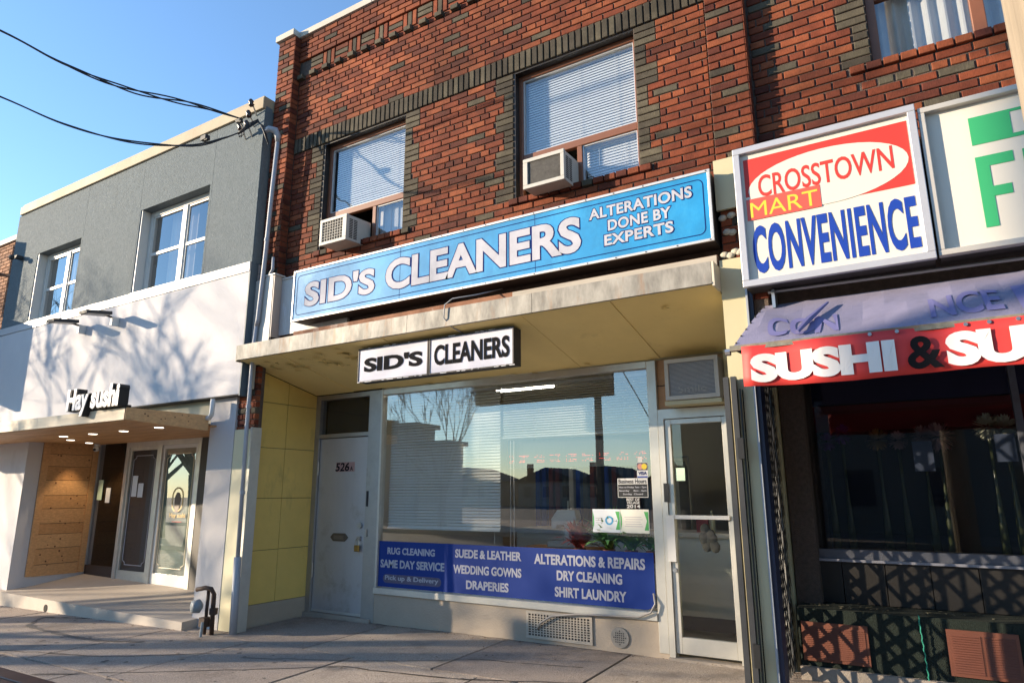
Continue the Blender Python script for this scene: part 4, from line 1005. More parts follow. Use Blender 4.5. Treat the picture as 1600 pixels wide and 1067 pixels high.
text(cs, 'lettering', 'CONVENIENCE', -.845, .137, 2.952, 3.298, y1, BLUEP, bold=.03, thick=.0006, space=1.08)
fs = thing('green_letter_sign', 'cream box sign with green letters beside the convenience sign', 'sign', (1.3, 4.75, 2.88))
part(fs, 'sign_box', MB().box(.225, 2.6, FY + .06, 4.85, 2.885, 3.85), BOXB)
m = MB(); frame_rect(m, .216, 2.61, 2.879, 3.86, FY + .003, FY + .059, .036); bevel(part(fs, 'frame', m, FRAME_T), .004)
part(fs, 'face', MB().box(.252, 2.574, FY + .047, FY + .058, 2.915, 3.824), CREAMW)
y1 = FY + .044
gm = MB(); gm.poly([(.468, 3.548), (.90, 3.548), (.90, 3.573), (.672, 3.573), (.672, 3.713), (.90, 3.713), (.90, 3.731), (.468, 3.731)], y1, y1 + .002)
part(fs, 'lettering', gm, GREENP)
m = MB(); m.poly([(.470, 3.018), (.535, 3.018), (.535, 3.205), (.625, 3.205), (.625, 3.268), (.535, 3.268), (.535, 3.40), (.655, 3.40), (.655, 3.468), (.470, 3.468)], y1, y1 + .002); part(fs, 'lettering', m, GREENP)
text(fs, 'lettering', 'RESH', .70, 1.55, 3.018, 3.468, y1 + .001, GREENP, bold=.05)
# awning
aw = thing('awning', 'faded lavender cloth awning on a rusty frame above the red banner', 'awning', (.9, 4.5, 2.3))
AYf, AZf, AYr, AZr = 4.12, 2.365, 4.80, 2.775
m = MB(); nx_ = 36
def awp(x, t): return (x, AYf + (AYr - AYf) * t, AZf + (AZr - AZf) * t + .018 * math.sin(x * 5) * math.sin(t * 3.1) + .006 * math.sin(x * 17 + t * 4) * math.sin(t * 3.1))
x0a, x1a = -.925, 3.3
for i in range(nx_):
    for j in range(5):
        xa, xb = x0a + (x1a - x0a) * i / nx_, x0a + (x1a - x0a) * (i + 1) / nx_
        ta, tb_ = j / 5, (j + 1) / 5
        if i == 0: pass
        P = [awp(xa, ta), awp(xb, ta), awp(xb, tb_), awp(xa, tb_)]
        if i == 0: P[0] = (xa, *P[0][1:]); P[3] = (xa + .09 * tb_ * 1, *P[3][1:]); P[0] = (xa + .09 * ta, *P[0][1:])
        m.add(P + [(p[0], p[1], p[2] - .004) for p in P], [(0, 1, 2, 3), (7, 6, 5, 4), (0, 4, 5, 1), (2, 6, 7, 3)] + ([(3, 7, 4, 0)] if i == 0 else []))
part(aw, 'cloth', m, LAV, smooth=False)
part(aw, 'front_bar', MB().box(-.94, 3.3, AYf - .025, AYf + .012, AZf - .028, AZf + .004), mat('rusty teal bar', (.20, .19, .15), .7, noise=(20, .5), dirt=((.28, .13, .05), 9, .52, .8, (.4, 1, 2))))
part(aw, 'arm', MB().cyl((-.90, AYf, AZf - .02), (-.86, 4.8, AZf - .0), .012, 8), AC_D); part(aw, 'hinge_bolt', MB().disc((-.955, AYf - .005, AZf - .03), (1, 0, 0), .022, .03, 8), SILV)
part(aw, 'rear_bar', MB().cyl((-.80, 4.76, 2.86), (3.3, 4.76, 2.80), .012, 8), ALU)
part(aw, 'bracket', MB().box(-.77, -.75, 4.70, 4.8, 2.73, 2.86), SILV)
m = MB(); 
for i in range(7):
    t_ = i / 7 + .06; p = awp(-.925 + .09 * t_, t_); m.ball((p[0] + .008, p[1], p[2] + .004), .007, 6, 4)
part(aw, 'grommets', m, AC_D, kind='stuff')
# print on the cloth: faded word
def text_on(parent, name, s, x0, x1, t0, t1, m_, bold=.03, arch=0):
    me = text_mesh(s, bold); xs = [v.co.x for v in me.vertices]; ysv = [v.co.y for v in me.vertices]
    a, b, c, d_ = min(xs), max(xs), min(ysv), max(ysv)
    org = Vector(((x0 + x1) / 2, AYf, AZf))
    for v in me.vertices:
        x = x0 + (v.co.x - a) / (b - a) * (x1 - x0); t_ = t0 + (v.co.y - c) / (d_ - c) * (t1 - t0)
        x += arch * math.sin(t_ * 6)
        p = Vector(awp(x, t_)) + Vector((0, -.002, .004)); v.co = p - org
    me.materials.clear(); me.materials.append(m_); return link(name, me, org, parent)
text_on(aw, 'lettering', 'CON', -.78, -.36, .12, .55, LAV_D, arch=.03); text_on(aw, 'lettering', 'NCE', .12, .45, .12, .55, LAV_D)
m = MB(); P = [awp(.52, .1), awp(.66, .1), awp(.66, .62), awp(.52, .62)]; m.add([(p[0], p[1] - .002, p[2] + .004) for p in P], [(0, 1, 2, 3)]); part(aw, 'printed_block', m, LAV_D)
m = MB(); m.tube([(-.56, AYf + .05, AZf + .06), (-.52, AYf + .25, AZf + .17), (-.42, AYf + .5, AZf + .33)], [.012, .02, .008], 6); solo('torn_strap', 'dark blue strap lying across the faded awning cloth', 'strap', m, LAV_D)
# banner
bn = thing('red_banner', 'red cloth banner reading SUSHI & SU hung under the awning', 'banner', (.5, 4.12, 2.1))
BYf = 4.085
def by(x): return BYf + .012 * math.sin(x * 7.3) + .008 * math.sin(x * 17)
m = MB(); nn = 60
for i in range(nn):
    xa, xb = -.868 + 3.9 * i / nn, -.868 + 3.9 * (i + 1) / nn
    for j in range(4):
        za, zb_ = 2.106 + .062 * j, 2.106 + .062 * (j + 1)
        f_ = lambda x, z: (x, by(x) + .004 * math.sin(z * 22 + x * 6), z + .008 * math.sin(x * 4.7) * (2.354 - z) / .25)
        P = [f_(xa, za), f_(xb, za), f_(xb, zb_), f_(xa, zb_)]; m.add(P, [(0, 1, 2, 3)])
o = part(bn, 'cloth', m, CLOTH_R, weld=True); sol_ = o.modifiers.new('solid', 'SOLIDIFY'); sol_.thickness = .002
def banner_text(s, x0, x1, z0, z1, m_, b_):
    me = text_mesh(s, b_); bmx = bmesh.new(); bmx.from_mesh(me); bmesh.ops.triangulate(bmx, faces=bmx.faces); bmesh.ops.subdivide_edges(bmx, edges=[e for e in bmx.edges if e.calc_length() > .15], cuts=2); bmx.to_mesh(me); bmx.free()
    xs = [v.co.x for v in me.vertices]; ysv = [v.co.y for v in me.vertices]; a, b, c, d_ = min(xs), max(xs), min(ysv), max(ysv); org = Vector(((x0 + x1) / 2, BYf, z0))
    for v in me.vertices:
        x = x0 + (v.co.x - a) / (b - a) * (x1 - x0); z = z0 + (v.co.y - c) / (d_ - c) * (z1 - z0); v.co = Vector((x, by(x) + .004 * math.sin(z * 22 + x * 6) - (.010 if len(s) > 1 else .022), z)) - org
    me.materials.clear(); me.materials.append(m_); link('lettering', me, org, bn)
banner_text('SUSHI', -.822, -.068, 2.128, 2.300, PRINTW, .06); banner_text('&', -.018, .145, 2.128, 2.305, INK, .025); banner_text('SUBS', .160, .80, 2.128, 2.310, PRINTW, .06)
m = MB()
for x in (-.18, -.05, .26, .36, .48, 1.0): m.disc((x, by(x) - .004, 2.342), (0, 1, 0), .010, .006, 10)
part(bn, 'eyelets', m, SILV)
# recess, gate and shopfront on the right
part(nb, 'recess_ceiling', MB().box(-1.0, 3.4, 4.95, 6.2, 2.74, 2.89), AC_D)
part(nb, 'recess_header', MB().box(-1.12, -.985, 4.935, SY + .09, 2.36, 2.89), NAVYW)
part(nb, 'pier_cladding', MB().box(-.944, -.915, 4.80, 4.93, .1, 2.9), NAVYW)

S2 = 6.13
fr = MB(); fr.box(-.99, -.93, S2 - .02, S2 + .07, 1.0, 2.74); fr.box(-.93, 3.3, S2 - .02, S2 + .07, 2.5, 2.74); fr.box(-.93, 3.3, S2 - .03, S2 + .07, .985, 1.055); fr.box(.60, .645, S2 - .02, S2 + .06, 1.055, 2.5)
sw = part(nb, 'display_window', fr, mat('grey blue frame', (.13, .14, .17), .4, metal=.5, noise=(8, .2)))
part(sw, 'pane', MB().box(-.93, .60, S2 + .01, S2 + .016, 1.055, 2.5), GL_DARK); part(sw, 'pane', MB().box(.645, 3.3, S2 + .01, S2 + .016, 1.055, 2.5), GL_DARK)
part(nb, 'window_sill', MB().box(-.97, 3.3, S2 - .06, S2 - .021, .965, .984), mat('grey sill', (.30, .31, .36), .4, metal=.4))
x = -.965
while x < 3.2:
    part(nb, 'bulkhead_tile', MB().box(x + .003, x + .297, S2 - .02, S2 + .05, .652, .96), BULK); x += .30
part(nb, 'bulkhead_backing', MB().box(-.97, 3.3, S2 + .052, S2 + .1, .1, .98), CRACK)
# ledge with green mat
part(nb, 'ledge', MB().box(-1.00 + .03, 3.3, 5.74, S2 - .021, .2, .648), TURF, label='dark green mat covered ledge under the dark window')
part(nb, 'ledge_base', MB().box(-.972, 3.3, 5.70, 5.739, .1, .245), CONC)
m = MB(); rf = random.Random(12)
for i in range(60):
    x = rf.uniform(-.9, -.3) if i < 40 else rf.uniform(-.3, 1); y = rf.uniform(5.85, 6.05); leaf(m, (x, y, .652), rf.uniform(0, 6.28), .2, rf.uniform(.02, .05), .008, .4)
part(nb, 'leaf_litter', m, mat('dry leaf', (.16, .15, .10), .9), kind='stuff')
for (x0, x1, z0, z1, cols) in ((-.945, -.50, .285, .555, 1), (-.02, .385, .29, .585, 2)):
    v_ = part(nb, 'floor_vent', MB().box(x0, x1, 5.722, 5.738, z0, z1), VENTR)
    m = MB(); n = 16
    cw = (x1 - x0 - .04 - (cols - 1) * .02) / cols
    for c_ in range(cols):
        xa = x0 + .02 + c_ * (cw + .02)
        for i in range(n):
            zz = z0 + .025 + (z1 - z0 - .05) * i / n; m.add([(xa, 5.714, zz), (xa + cw, 5.714, zz), (xa + cw, 5.721, zz + .011), (xa, 5.721, zz + .011)], [(0, 1, 2, 3)])
    part(v_, 'louvres', m, VENTR, kind='stuff')
m = MB(); rp = []; 
for i in range(30): rp.append((-.17 + .003 * math.sin(i * 1.9) + (.02 * i / 30), 5.71 - .004 * (i % 2), .66 - i * .018))
m.tube(rp, .0045, 6); solo('green_rope', 'thin green rope hanging down the matted ledge between the two brown vents', 'rope', m, ROPE)
# folded lattice gate
gt = thing('folding_gate', 'black folded scissor gate standing at the left of the dark shopfront', 'gate', (-1.07, 4.9, .12))
for i, x in enumerate((-1.145, -1.095)): part(gt, 'upright', MB().box(x, x + .036, 4.72, 4.765, .14, 2.285), mat('black gate steel', (.035, .037, .04), .45, noise=(15, .3), dirt=((.16, .14, .12), 10, .66, .6)))
for i in range(7): part(gt, 'upright', MB().box(-1.045 + i * .008, -1.037 + i * .008, 4.74 + i * .05, 4.762 + i * .05, .14, 2.20), BLK_PAINT)
GYS = [5.17 + i * .072 for i in range(12)]
for yg in GYS:
    part(gt, 'picket', MB().box(-1.058, -1.036, yg, yg + .011, .16, 1.62), VEIL); part(gt, 'upper_picket', MB().box(-1.058, -1.036, yg, yg + .011, 1.625, 2.34), BLK_PAINT)
m = MB()
for i in range(len(GYS) - 2):
    for k_ in range(8):
        z = .2 + k_ * .27 + (0 if i % 2 == 0 else 0)
        for (za, zb_) in ((z, z + .25), (z + .25, z)):
            ya_, yb_ = GYS[i] + .005, GYS[i + 2] + .005; xx = -1.032 if za < zb_ else -1.028
            if i % 2 == 0 or i % 4 == 1:
                m.add([(xx, ya_, za - .024), (xx, yb_, zb_ - .024), (xx, yb_, zb_ + .024), (xx, ya_, za + .024), (xx + .003, ya_, za - .024), (xx + .003, yb_, zb_ - .024), (xx + .003, yb_, zb_ + .024), (xx + .003, ya_, za + .024)],
                      [(0, 1, 2, 3), (7, 6, 5, 4), (0, 4, 5, 1), (1, 5, 6, 2), (2, 6, 7, 3), (3, 7, 4, 0)])
part(gt, 'lattice', m, BLK_PAINT, kind='stuff')
for z in (.42, 1.72): 
    h_ = part(gt, 'hinge_plate', MB().box(-1.075, -1.035, 4.70, 4.72, z, z + .14), BLACK)
# open lattice panels further right, outside the frame, that cast the diamond shadows
g2 = thing('scissor_gate', 'expanded black scissor gate panel standing right of the lavender awning end', 'gate', (-1.6, 3.4, 0))
m = MB()
C.objects.unlink(g2); bpy.data.objects.remove(g2)
# flowers behind the dark glass
for i, (x, z, r_, c_, d_) in enumerate(((-.72, 1.93, .055, PURP, 'small purple'), (-.60, 1.99, .06, PURP, 'larger purple'), (-.33, 1.93, .065, GOLD, 'golden'), (-.18, 1.92, .055, PINKP, 'pale pink'), (.0, 1.95, .06, PINKP, 'rosy'), (.11, 1.93, .085, PINKP, 'big drooping pink'), (.45, 2.0, .075, CREAMP, 'left cream'), (.56, 1.99, .07, CREAMP, 'rightmost cream'))):
    t = thing('pompom_flower', '%s pompom flower on a slim vase behind the dark window' % d_, 'flower', (x, 6.5, 1.05), 'pompom flowers behind the dark glass')
    r_ *= 1.35; rr = random.Random(i); m = MB()
    for k_ in range(220):
        th = rr.uniform(0, 6.28); ph = math.acos(rr.uniform(-1, 1)); dd = Vector((math.sin(ph) * math.cos(th), math.sin(ph) * math.sin(th), math.cos(ph)))
        leaf(m, Vector((x, 6.5, z)) + dd * r_ * .35, th, math.pi / 2 - ph, r_ * .8, r_ * .12, .15)
    part(t, 'petals', m, c_, kind='stuff')
    part(t, 'vase', MB().tube([(x, 6.5, 1.0), (x, 6.5, 1.25), (x, 6.5, 1.55), (x, 6.5, z - .04)], [.035, .028, .012, .018], 10), VASE, smooth=True)
part(nb, 'window_platform', MB().box(-.9, 3.3, 6.25, 6.9, .9, .998), AC_D)
part(nb, 'shop_back_panel', MB().box(-.9, 3.3, 6.9, 6.95, 1.0, 2.7), mat('black backdrop', (.010, .010, .012), .7))
part(nb, 'inner_pelmet', MB().box(-.9, 3.3, 6.6, 6.62, 2.02, 2.25), mat('deep red cloth', (.12, .006, .008), .8))
part(nb, 'inner_pelmet', MB().box(-.9, 3.3, 6.6, 6.62, 2.26, 2.55), mat('deep navy cloth', (.008, .012, .06), .8))
solo('window_card', 'pale card with faint print hanging at the right behind the dark window', 'card', MB().box(.47, .60, 6.36, 6.363, 1.72, 1.93), mat('pale blue card', (.07, .09, .14), .6))
solo('window_card', 'pale blank card hanging beside the big drooping pink pompom', 'card', MB().box(-.08, .06, 6.40, 6.403, 1.66, 1.90), mat('pale blue card', (.07, .09, .14), .6))
part(nb, 'shop_floor_right', MB().box(-.97, 3.3, S2 + .1, 12.7, .05, .165), FLOORI)

# ------------------------------------------------------------------ grey and white stucco building (left)
lb = thing('stucco_building', 'grey and white stucco building with a cedar canopy on the left', 'building', (-9.5, 6.0, 0))
LY = 4.71; LX0, LX1 = -12.62, -6.384
wB = (-11.745, -10.42, 4.12, 5.26); wA = (-8.875, -7.34, 4.12, 5.335)
xs = [LX0, -10.378, -8.905, -7.30, LX1]
for i, (a, b) in enumerate(zip(xs, xs[1:])):
    hs_ = [(h[0], h[1], h[2], h[3]) for h in (wB, wA)]
    m = MB(); hh = []
    for h in hs_:
        x0_, x1_ = max(a + .002, h[0]), min(b - .002, h[1])
        if x1_ > x0_: hh.append((x0_, x1_, h[2], h[3]))
    wall_with_holes(m, a + .002, b - .002, 4.12, 6.09, LY, LY + .22, hh)
    part(lb, 'stucco_panel', m, STUCCO_G)
part(lb, 'joint_backing', MB().box(LX0 + .01, wB[0] - .1, LY + .005, LY + .15, 4.12, 6.08), STUCCO_G) if False else None
m = MB(); wall_with_holes(m, LX0 + .02, LX1 - .02, 4.1, 6.08, LY + .221, LY + .26, [wB, wA]); part(lb, 'inner_wall', m, STUCCO_G)
m = MB(); m.box(-12.56, LX1 + .0, LY - .03, LY + .3, 6.092, 6.235); cp_ = part(lb, 'coping', m, TAN); bevel(cp_, .01)
part(lb, 'coping', MB().box(-12.60, -6.45, LY + .02, LY + .28, 6.236, 6.30), TAN)
wb = MB(); wb.box(-13.4, LX1 - .012, LY - .012, LY + .2, 2.582, 4.0)
part(lb, 'white_band', wb, STUCCO_W); 
part(lb, 'white_band_cap', MB().box(-13.4, LX1 - .008, LY - .022, LY + .21, 4.006, 4.118), SILL_W)
part(lb, 'band_edge_trim', MB().box(LX1 - .012, LX1 + .006, LY - .016, 4.80, 2.56, 4.118), mat('slate trim', (.09, .12, .14), .6))
part(lb, 'band_underside', MB().box(-13.4, LX1 - .01, LY, LY + .2, 2.572, 2.581), AC_D)
part(lb, 'end_face', MB().box(LX1 - .001, LX1 + .004, LY + .01, 4.815, 4.119, 6.13), STUCCO_G)
part(lb, 'roof', MB().box(-12.6, -6.5, LY + .28, 12.9, 5.9, 6.0), ROOFM)
part(lb, 'side_wall', MB().box(-6.62, -6.53, 5.1, 12.9, 0, 5.9), STUCCO_G); part(lb, 'side_wall', MB().box(-12.6, -12.5, 4.95, 12.9, 0, 5.9), STUCCO_G); part(lb, 'rear_wall', MB().box(-12.5, -6.62, 12.8, 12.9, 0, 5.9), STUCCO_G)
part(lb, 'upper_floor', MB().box(-12.5, -6.62, 4.99, 12.8, 2.6, 2.75), WALLI); part(lb, 'room_partition', MB().box(-12.5, -6.62, 7.5, 7.6, 2.76, 5.89), WALLI)
for (x0, x1, z0, z1), cw in ((wB, .62), (wA, .60)):
    y = LY + .13; fr = MB(); t = .07
    fr.box(x0, x0 + .03, LY + .01, y + .07, z0, z1); 
    frame_rect(fr, x0 + .03, x1, z0, z1, y, y + .07, t); xm = x0 + .03 + (x1 - x0) * .53
    fr.box(xm - .045, xm + .045, y - .004, y + .066, z0 + t, z1 - t)
    wv = part(lb, 'window', fr, VINYL); bevel(wv, .004, 1)
    zm = z0 + (z1 - z0) * .48
    for (a, b) in ((x0 + .03 + t, xm - .045), (xm + .045, x1 - t)):
        s_ = MB(); frame_rect(s_, a, b, z0 + t, z1 - t, y + .012, y + .04, .028); s_.box(a + .028, b - .028, y + .01, y + .042, zm - .02, zm + .02)
        part(wv, 'sash', s_, VINYL)
        part(wv, 'pane', MB().box(a + .028, b - .028, y + .024, y + .028, z0 + t + .028, zm - .02), GL_UP); part(wv, 'pane', MB().box(a + .028, b - .028, y + .024, y + .028, zm + .02, z1 - t - .028), GL_UP)
    sill = part(wv, 'sill', MB().box(x0, x1, LY - .01, y - .001, z0 - .0, z0 + .015), SILL_W)
    m = MB(); x = x0 + .32; pts = []
    while x < xm + .1: pts.append((x, y + .16 + .02 * math.sin(x * 50))); x += .015
    for (a, ya_), (b, yb_) in zip(pts, pts[1:]): m.add([(a, ya_, z0), (b, yb_, z0), (b, yb_, z1), (a, ya_, z1)], [(0, 1, 2, 3)])
    solo('curtain', 'tan curtain behind the %s window of the grey upper floor' % ('farther left' if x0 < -10 else 'larger right'), 'curtain', m, mat('tan curtain', (.42, .36, .28), .9), smooth=True)
# ground floor: pillar, left wall
LB_ = LY + .005
part(lb, 'pillar', MB().box(-7.0, -6.556, 4.80, 5.05, .02, 2.571), STUCCO_GW)
part(lb, 'left_wall', MB().box(-13.4, -11.08, LB_, 4.9, -.1, 2.57), STUCCO_W)
part(lb, 'left_wall_return', MB().box(-11.4, -11.081, 4.901, 5.8, -.1, 2.57), STUCCO_W)
part(lb, 'wall_vent', MB().box(-12.1, -11.93, LB_ - .004, LB_, .70, .82), mat('grey vent', (.3, .3, .3), .6))
# upper recess above cedar canopy
part(lb, 'over_canopy_wall', MB().box(-11.08, -6.876, LY + .12, LY + .18, 2.3, 2.571), mat('cream render', (.60, .52, .36), .8, noise=(3, .1)))
# entrance platform
plat = MB()
plat.add([(-13.4, 4.62, .22), (-6.90, 4.62, .185), (-6.90, 5.75, .27), (-13.4, 5.75, .385), (-13.4, 4.62, -.1), (-6.90, 4.62, -.1), (-6.90, 5.75, -.1), (-13.4, 5.75, -.1)],
         [(0, 1, 2, 3), (7, 6, 5, 4), (0, 4, 5, 1), (1, 5, 6, 2), (2, 6, 7, 3), (3, 7, 4, 0)])
part(lb, 'entrance_step', plat, mat('smooth concrete', (.46, .40, .335), .75, noise=(1.5, .15), bump=(60, .25), dirt=((.26, .23, .20), 2, .6, .5)))
m = MB(); m.disc((-9.75, 4.618, .10), (0, 1, 0), .045, .006, 14); part(lb, 'drain_hole', m, CRACK)
# cedar side wall planks at x=-11.06 facing right
zz = .365; i = 0; hts = [.16, .22, .2, .15, .21, .19, .22, .2, .18, .2, .17, .2]
while zz < 2.26:
    h_ = min(hts[i % 12], 2.28 - zz); part(lb, 'cedar_board', MB().box(-11.078, -11.06 + (i % 3) * .0015, 5.0, 5.60, zz, zz + h_ - .006), CEDAR[(i * 3 + 1) % 4]); zz += h_; i += 1
for (y0_, y1_) in ((4.91, 4.995), (5.605, 5.69)): part(lb, 'cedar_trim', MB().box(-11.075, -11.045, y0_, y1_, .37, 2.28), CEDAR[1])
part(lb, 'board_backing', MB().box(-11.08, -11.0785, 4.91, 5.69, .37, 2.28), AC_D)
m = MB(); rf = random.Random(21)
for i in range(26): m.disc((-11.056, rf.uniform(5.05, 5.58), rf.uniform(.5, 2.2)), (1, 0, 0), rf.uniform(.006, .014), .002, 8)
part(lb, 'knots', m, KNOT, kind='stuff')
# entrance glazing
DY = 5.70
part(lb, 'side_glazing', MB().box(-11.05, -10.27, DY + .02, DY + .03, .47, 2.25), GL_DARK); part(lb, 'side_glazing_base', MB().box(-11.05, -10.27, DY, DY + .06, .32, .47), mat('dark brown base', (.05, .035, .03), .5))
fr = MB(); fr.box(-10.27, -10.19, DY - .02, DY + .06, .3, 2.27); fr.box(-9.44, -9.345, DY - .02, DY + .06, .27, 2.19); fr.box(-8.52, -8.435, DY - .02, DY + .06, .25, 2.27); fr.box(-10.19, -8.52, DY - .018, DY + .058, 2.19, 2.27)
ef = part(lb, 'entrance_frame', fr, ALU_CREAM); bevel(ef, .004, 1)
part(lb, 'dark_jamb', MB().box(-8.435, -6.876, DY - .015, DY + .05, .2, 2.27), mat('dark jamb', (.05, .04, .03), .6))
for (a, b, film) in ((-10.188, -9.442, True), (-9.343, -8.522, False)):
    fr = MB(); frame_rect(fr, a, b, .29, 2.188, DY, DY + .045, .05); fr.box(a + .05, b - .05, DY, DY + .045, .34, .44)
    dd = part(lb, 'glass_door', fr, ALU_CREAM if film else mat('white door frame', (.66, .65, .62), .4))
    part(dd, 'pane', MB().box(a + .05, b - .05, DY + .018, DY + .024, .44, 2.138), GL_DARK if film else GL_SHOP)
    yb_ = DY + .03
    part(dd, 'backing_film', MB().box(a + .05, b - .05, yb_, yb_ + .004, .44, 2.138), HAYDOOR if film else mat('frosted green film', (.18, .24, .20), .4, noise=(2.2, .5), dirt=((.45, .50, .45), 2.5, .55, .8)))
    # line ornament with notched corners
    x0_, x1_, z0_, z1_ = a + .10, b - .10, .52, 2.06; c_ = .06
    P = [(x0_ + c_, z0_), (x1_ - c_, z0_), (x1_ - c_, z0_ + c_ * .5), (x1_, z0_ + c_), (x1_, z1_ - c_), (x1_ - c_, z1_ - c_ * .5), (x1_ - c_, z1_), (x0_ + c_, z1_), (x0_ + c_, z1_ - c_ * .5), (x0_, z1_ - c_), (x0_, z0_ + c_), (x0_ + c_, z0_ + c_ * .5)]
    m = MB(); PP = [(p[0], DY + .015, p[1]) for p in P]; m.tube(PP + [PP[0]], .006, 4); part(dd, 'line_ornament', m, LTR_W if film else mat('cream line', (.7, .62, .45), .5))
part(lb, 'inner_dark', MB().box(-11.05, -8.43, DY + .8, DY + .85, .2, 2.5), mat('dim interior', (.05, .03, .02), .8))
part(lb, 'inner_floor', MB().box(-11.05, -6.9, DY + .07, 8, .1, .27), FLOORI)
dcl = thing('door_decal', 'gold round emblem with the words Hay sushi on the right glass door', 'decal', (-8.9, DY, 1.2))
m = MB(); ra = rr_border(-9.04, -8.78, 1.26, 1.60, .129, .022, DY + .0145); part(dcl, 'emblem_ring', ra, GLD)
m = MB(); m.poly([(-8.95, 1.26), (-8.88, 1.26), (-8.85, 1.34), (-8.84, 1.44), (-8.87, 1.52), (-8.93, 1.53), (-8.97, 1.47), (-8.97, 1.38)], DY + .0135, DY + .0145); part(dcl, 'emblem_figure', m, mat('dark emblem', (.12, .08, .05), .5))
text(dcl, 'lettering', 'Hay sushi', -9.06, -8.70, 1.17, 1.25, DY + .014, GLD, bold=.02, thick=.0005); part(dcl, 'red_line', MB().box(-8.99, -8.77, DY + .013, DY + .0145, 1.13, 1.137), REDP)
for i, (x, z) in enumerate(((-10.06, 1.47), (-9.90, 1.46))): solo('door_notice', ('upper-left white sheet taped on the dark left glass door', 'lower white sheet on the dark left glass door, nearer its middle post')[i], 'notice', MB().box(x, x + .13, DY + .013, DY + .0155, z - .0, z + (.30 if i == 0 else .2)), PAPER, 'sheets taped on the dark door')
solo('door_notice', 'pale green sheet taped on the side glazing next to the cedar wall', 'notice', MB().box(-10.98, -10.85, DY + .010, DY + .015, 1.42, 1.72), PAPG, 'sheets on the side glazing'); solo('door_notice', 'small white sheet taped on the side glazing lower right', 'notice', MB().box(-10.74, -10.62, DY + .010, DY + .015, 1.38, 1.60), PAPER, 'sheets on the side glazing')
# cedar canopy
cc = part(lb, 'cedar_canopy', MB().box(-13.4, -6.92, 3.80, 4.69, 2.33, 2.36), AC_D)
part(cc, 'front_board', MB().box(-13.4, -6.895, 3.76, 3.785, 2.245, 2.368), mat('pale cedar fascia', (.62, .50, .34), .6, noise=(5, .2, (.4, 1, 4)), dirt=((.40, .30, .2), 3, .6, .5)))  # front board is paler than the other cedar
m = MB(); m.add([(-6.893, 3.76, 2.245), (-6.893, 4.70, 2.20), (-6.893, 4.70, 2.372), (-6.893, 3.76, 2.368), (-6.915, 3.76, 2.245), (-6.915, 4.70, 2.20), (-6.915, 4.70, 2.372), (-6.915, 3.76, 2.368)], [(0, 1, 2, 3), (7, 6, 5, 4), (0, 4, 5, 1), (1, 5, 6, 2), (2, 6, 7, 3), (3, 7, 4, 0)])
part(cc, 'side_board', m, CEDAR[3])
m = MB()
for i in range(8): m.disc((-6.8915, random.uniform(3.9, 4.65), random.uniform(2.27, 2.35)), (1, 0, 0), random.uniform(.005, .011), .002, 8)
part(cc, 'knots', m, KNOT, kind='stuff')
yy = 3.79; i = 0
while yy < 5.66:
    y2 = min(yy + .135, 5.68)
    for (xa, xb) in ((-13.4, -10.3 + (i % 3) * .5), (-10.3 + (i % 3) * .5, -6.918 if yy < 4.6 else -6.88)):
        v = [(xa + .002, yy + .002, 2.238 + (yy - 3.79) * .012), (xb - .002, yy + .002, 2.238 + (yy - 3.79) * .012), (xb - .002, y2 - .002, 2.238 + (y2 - 3.79) * .012), (xa + .002, y2 - .002, 2.238 + (y2 - 3.79) * .012)]
        m = MB(); m.add(v + [(p[0], p[1], p[2] + .018) for p in v], [(3, 2, 1, 0), (4, 5, 6, 7), (0, 1, 5, 4), (1, 2, 6, 5), (2, 3, 7, 6), (3, 0, 4, 7)])
        part(cc, 'soffit_board', m, CEDAR[(i * 2 + (xa < -12)) % 4])
    yy = y2; i += 1
for i, (x, y) in enumerate(((-9.55, 4.45), (-8.86, 4.46), (-8.15, 4.45), (-7.38, 4.42), (-10.16, 4.83), (-10.6, 5.3))):
    z = 2.236 + (y - 3.79) * .012; fx = part(cc, 'downlight', MB().disc((x, y, z - .003), (0, 0, 1), .062, .004, 20), WHITE); part(fx, 'lamp', MB().disc((x, y, z - .006), (0, 0, 1), .048, .003, 20), DOWNL) if False else None
    part(cc, 'downlight_lens', MB().disc((x, y, z - .0065), (0, 0, 1), .048, .003, 20), DOWNL)
ld = bpy.data.lights.new('downlight_spot', 'SPOT'); ld.energy = 14; ld.color = (1, .72, .42); ld.spot_size = R(75); ld.shadow_soft_size = .05
lo = bpy.data.objects.new('downlight_spot', ld); C.objects.link(lo); lo.location = (-10.86, 5.3, 2.22); lo.rotation_euler = (0, R(-12), 0)
cmr = thing('security_camera', 'small white dome security camera under the cedar canopy by the plank wall', 'security camera', (-10.75, 5.5, 2.1))
part(cmr, 'mount', MB().disc((-10.75, 5.5, 2.235), (0, 0, 1), .045, .03, 14), WHITE); part(cmr, 'dome', MB().ball((-10.75, 5.49, 2.18), .045, 12, 8), WHITE, smooth=True); part(cmr, 'lens', MB().disc((-10.72, 5.45, 2.165), (.5, -.8, -.3), .02, .012, 10), BLACK)
# white pipe under the band
solo('wall_pipe', 'short white elbow pipe at the top of the speckled pillar', 'pipe', MB().tube([(-6.98, 4.68, 2.34), (-6.86, 4.68, 2.34), (-6.82, 4.68, 2.38), (-6.82, 4.68, 2.55)], .028, 8), WHITE, smooth=True)
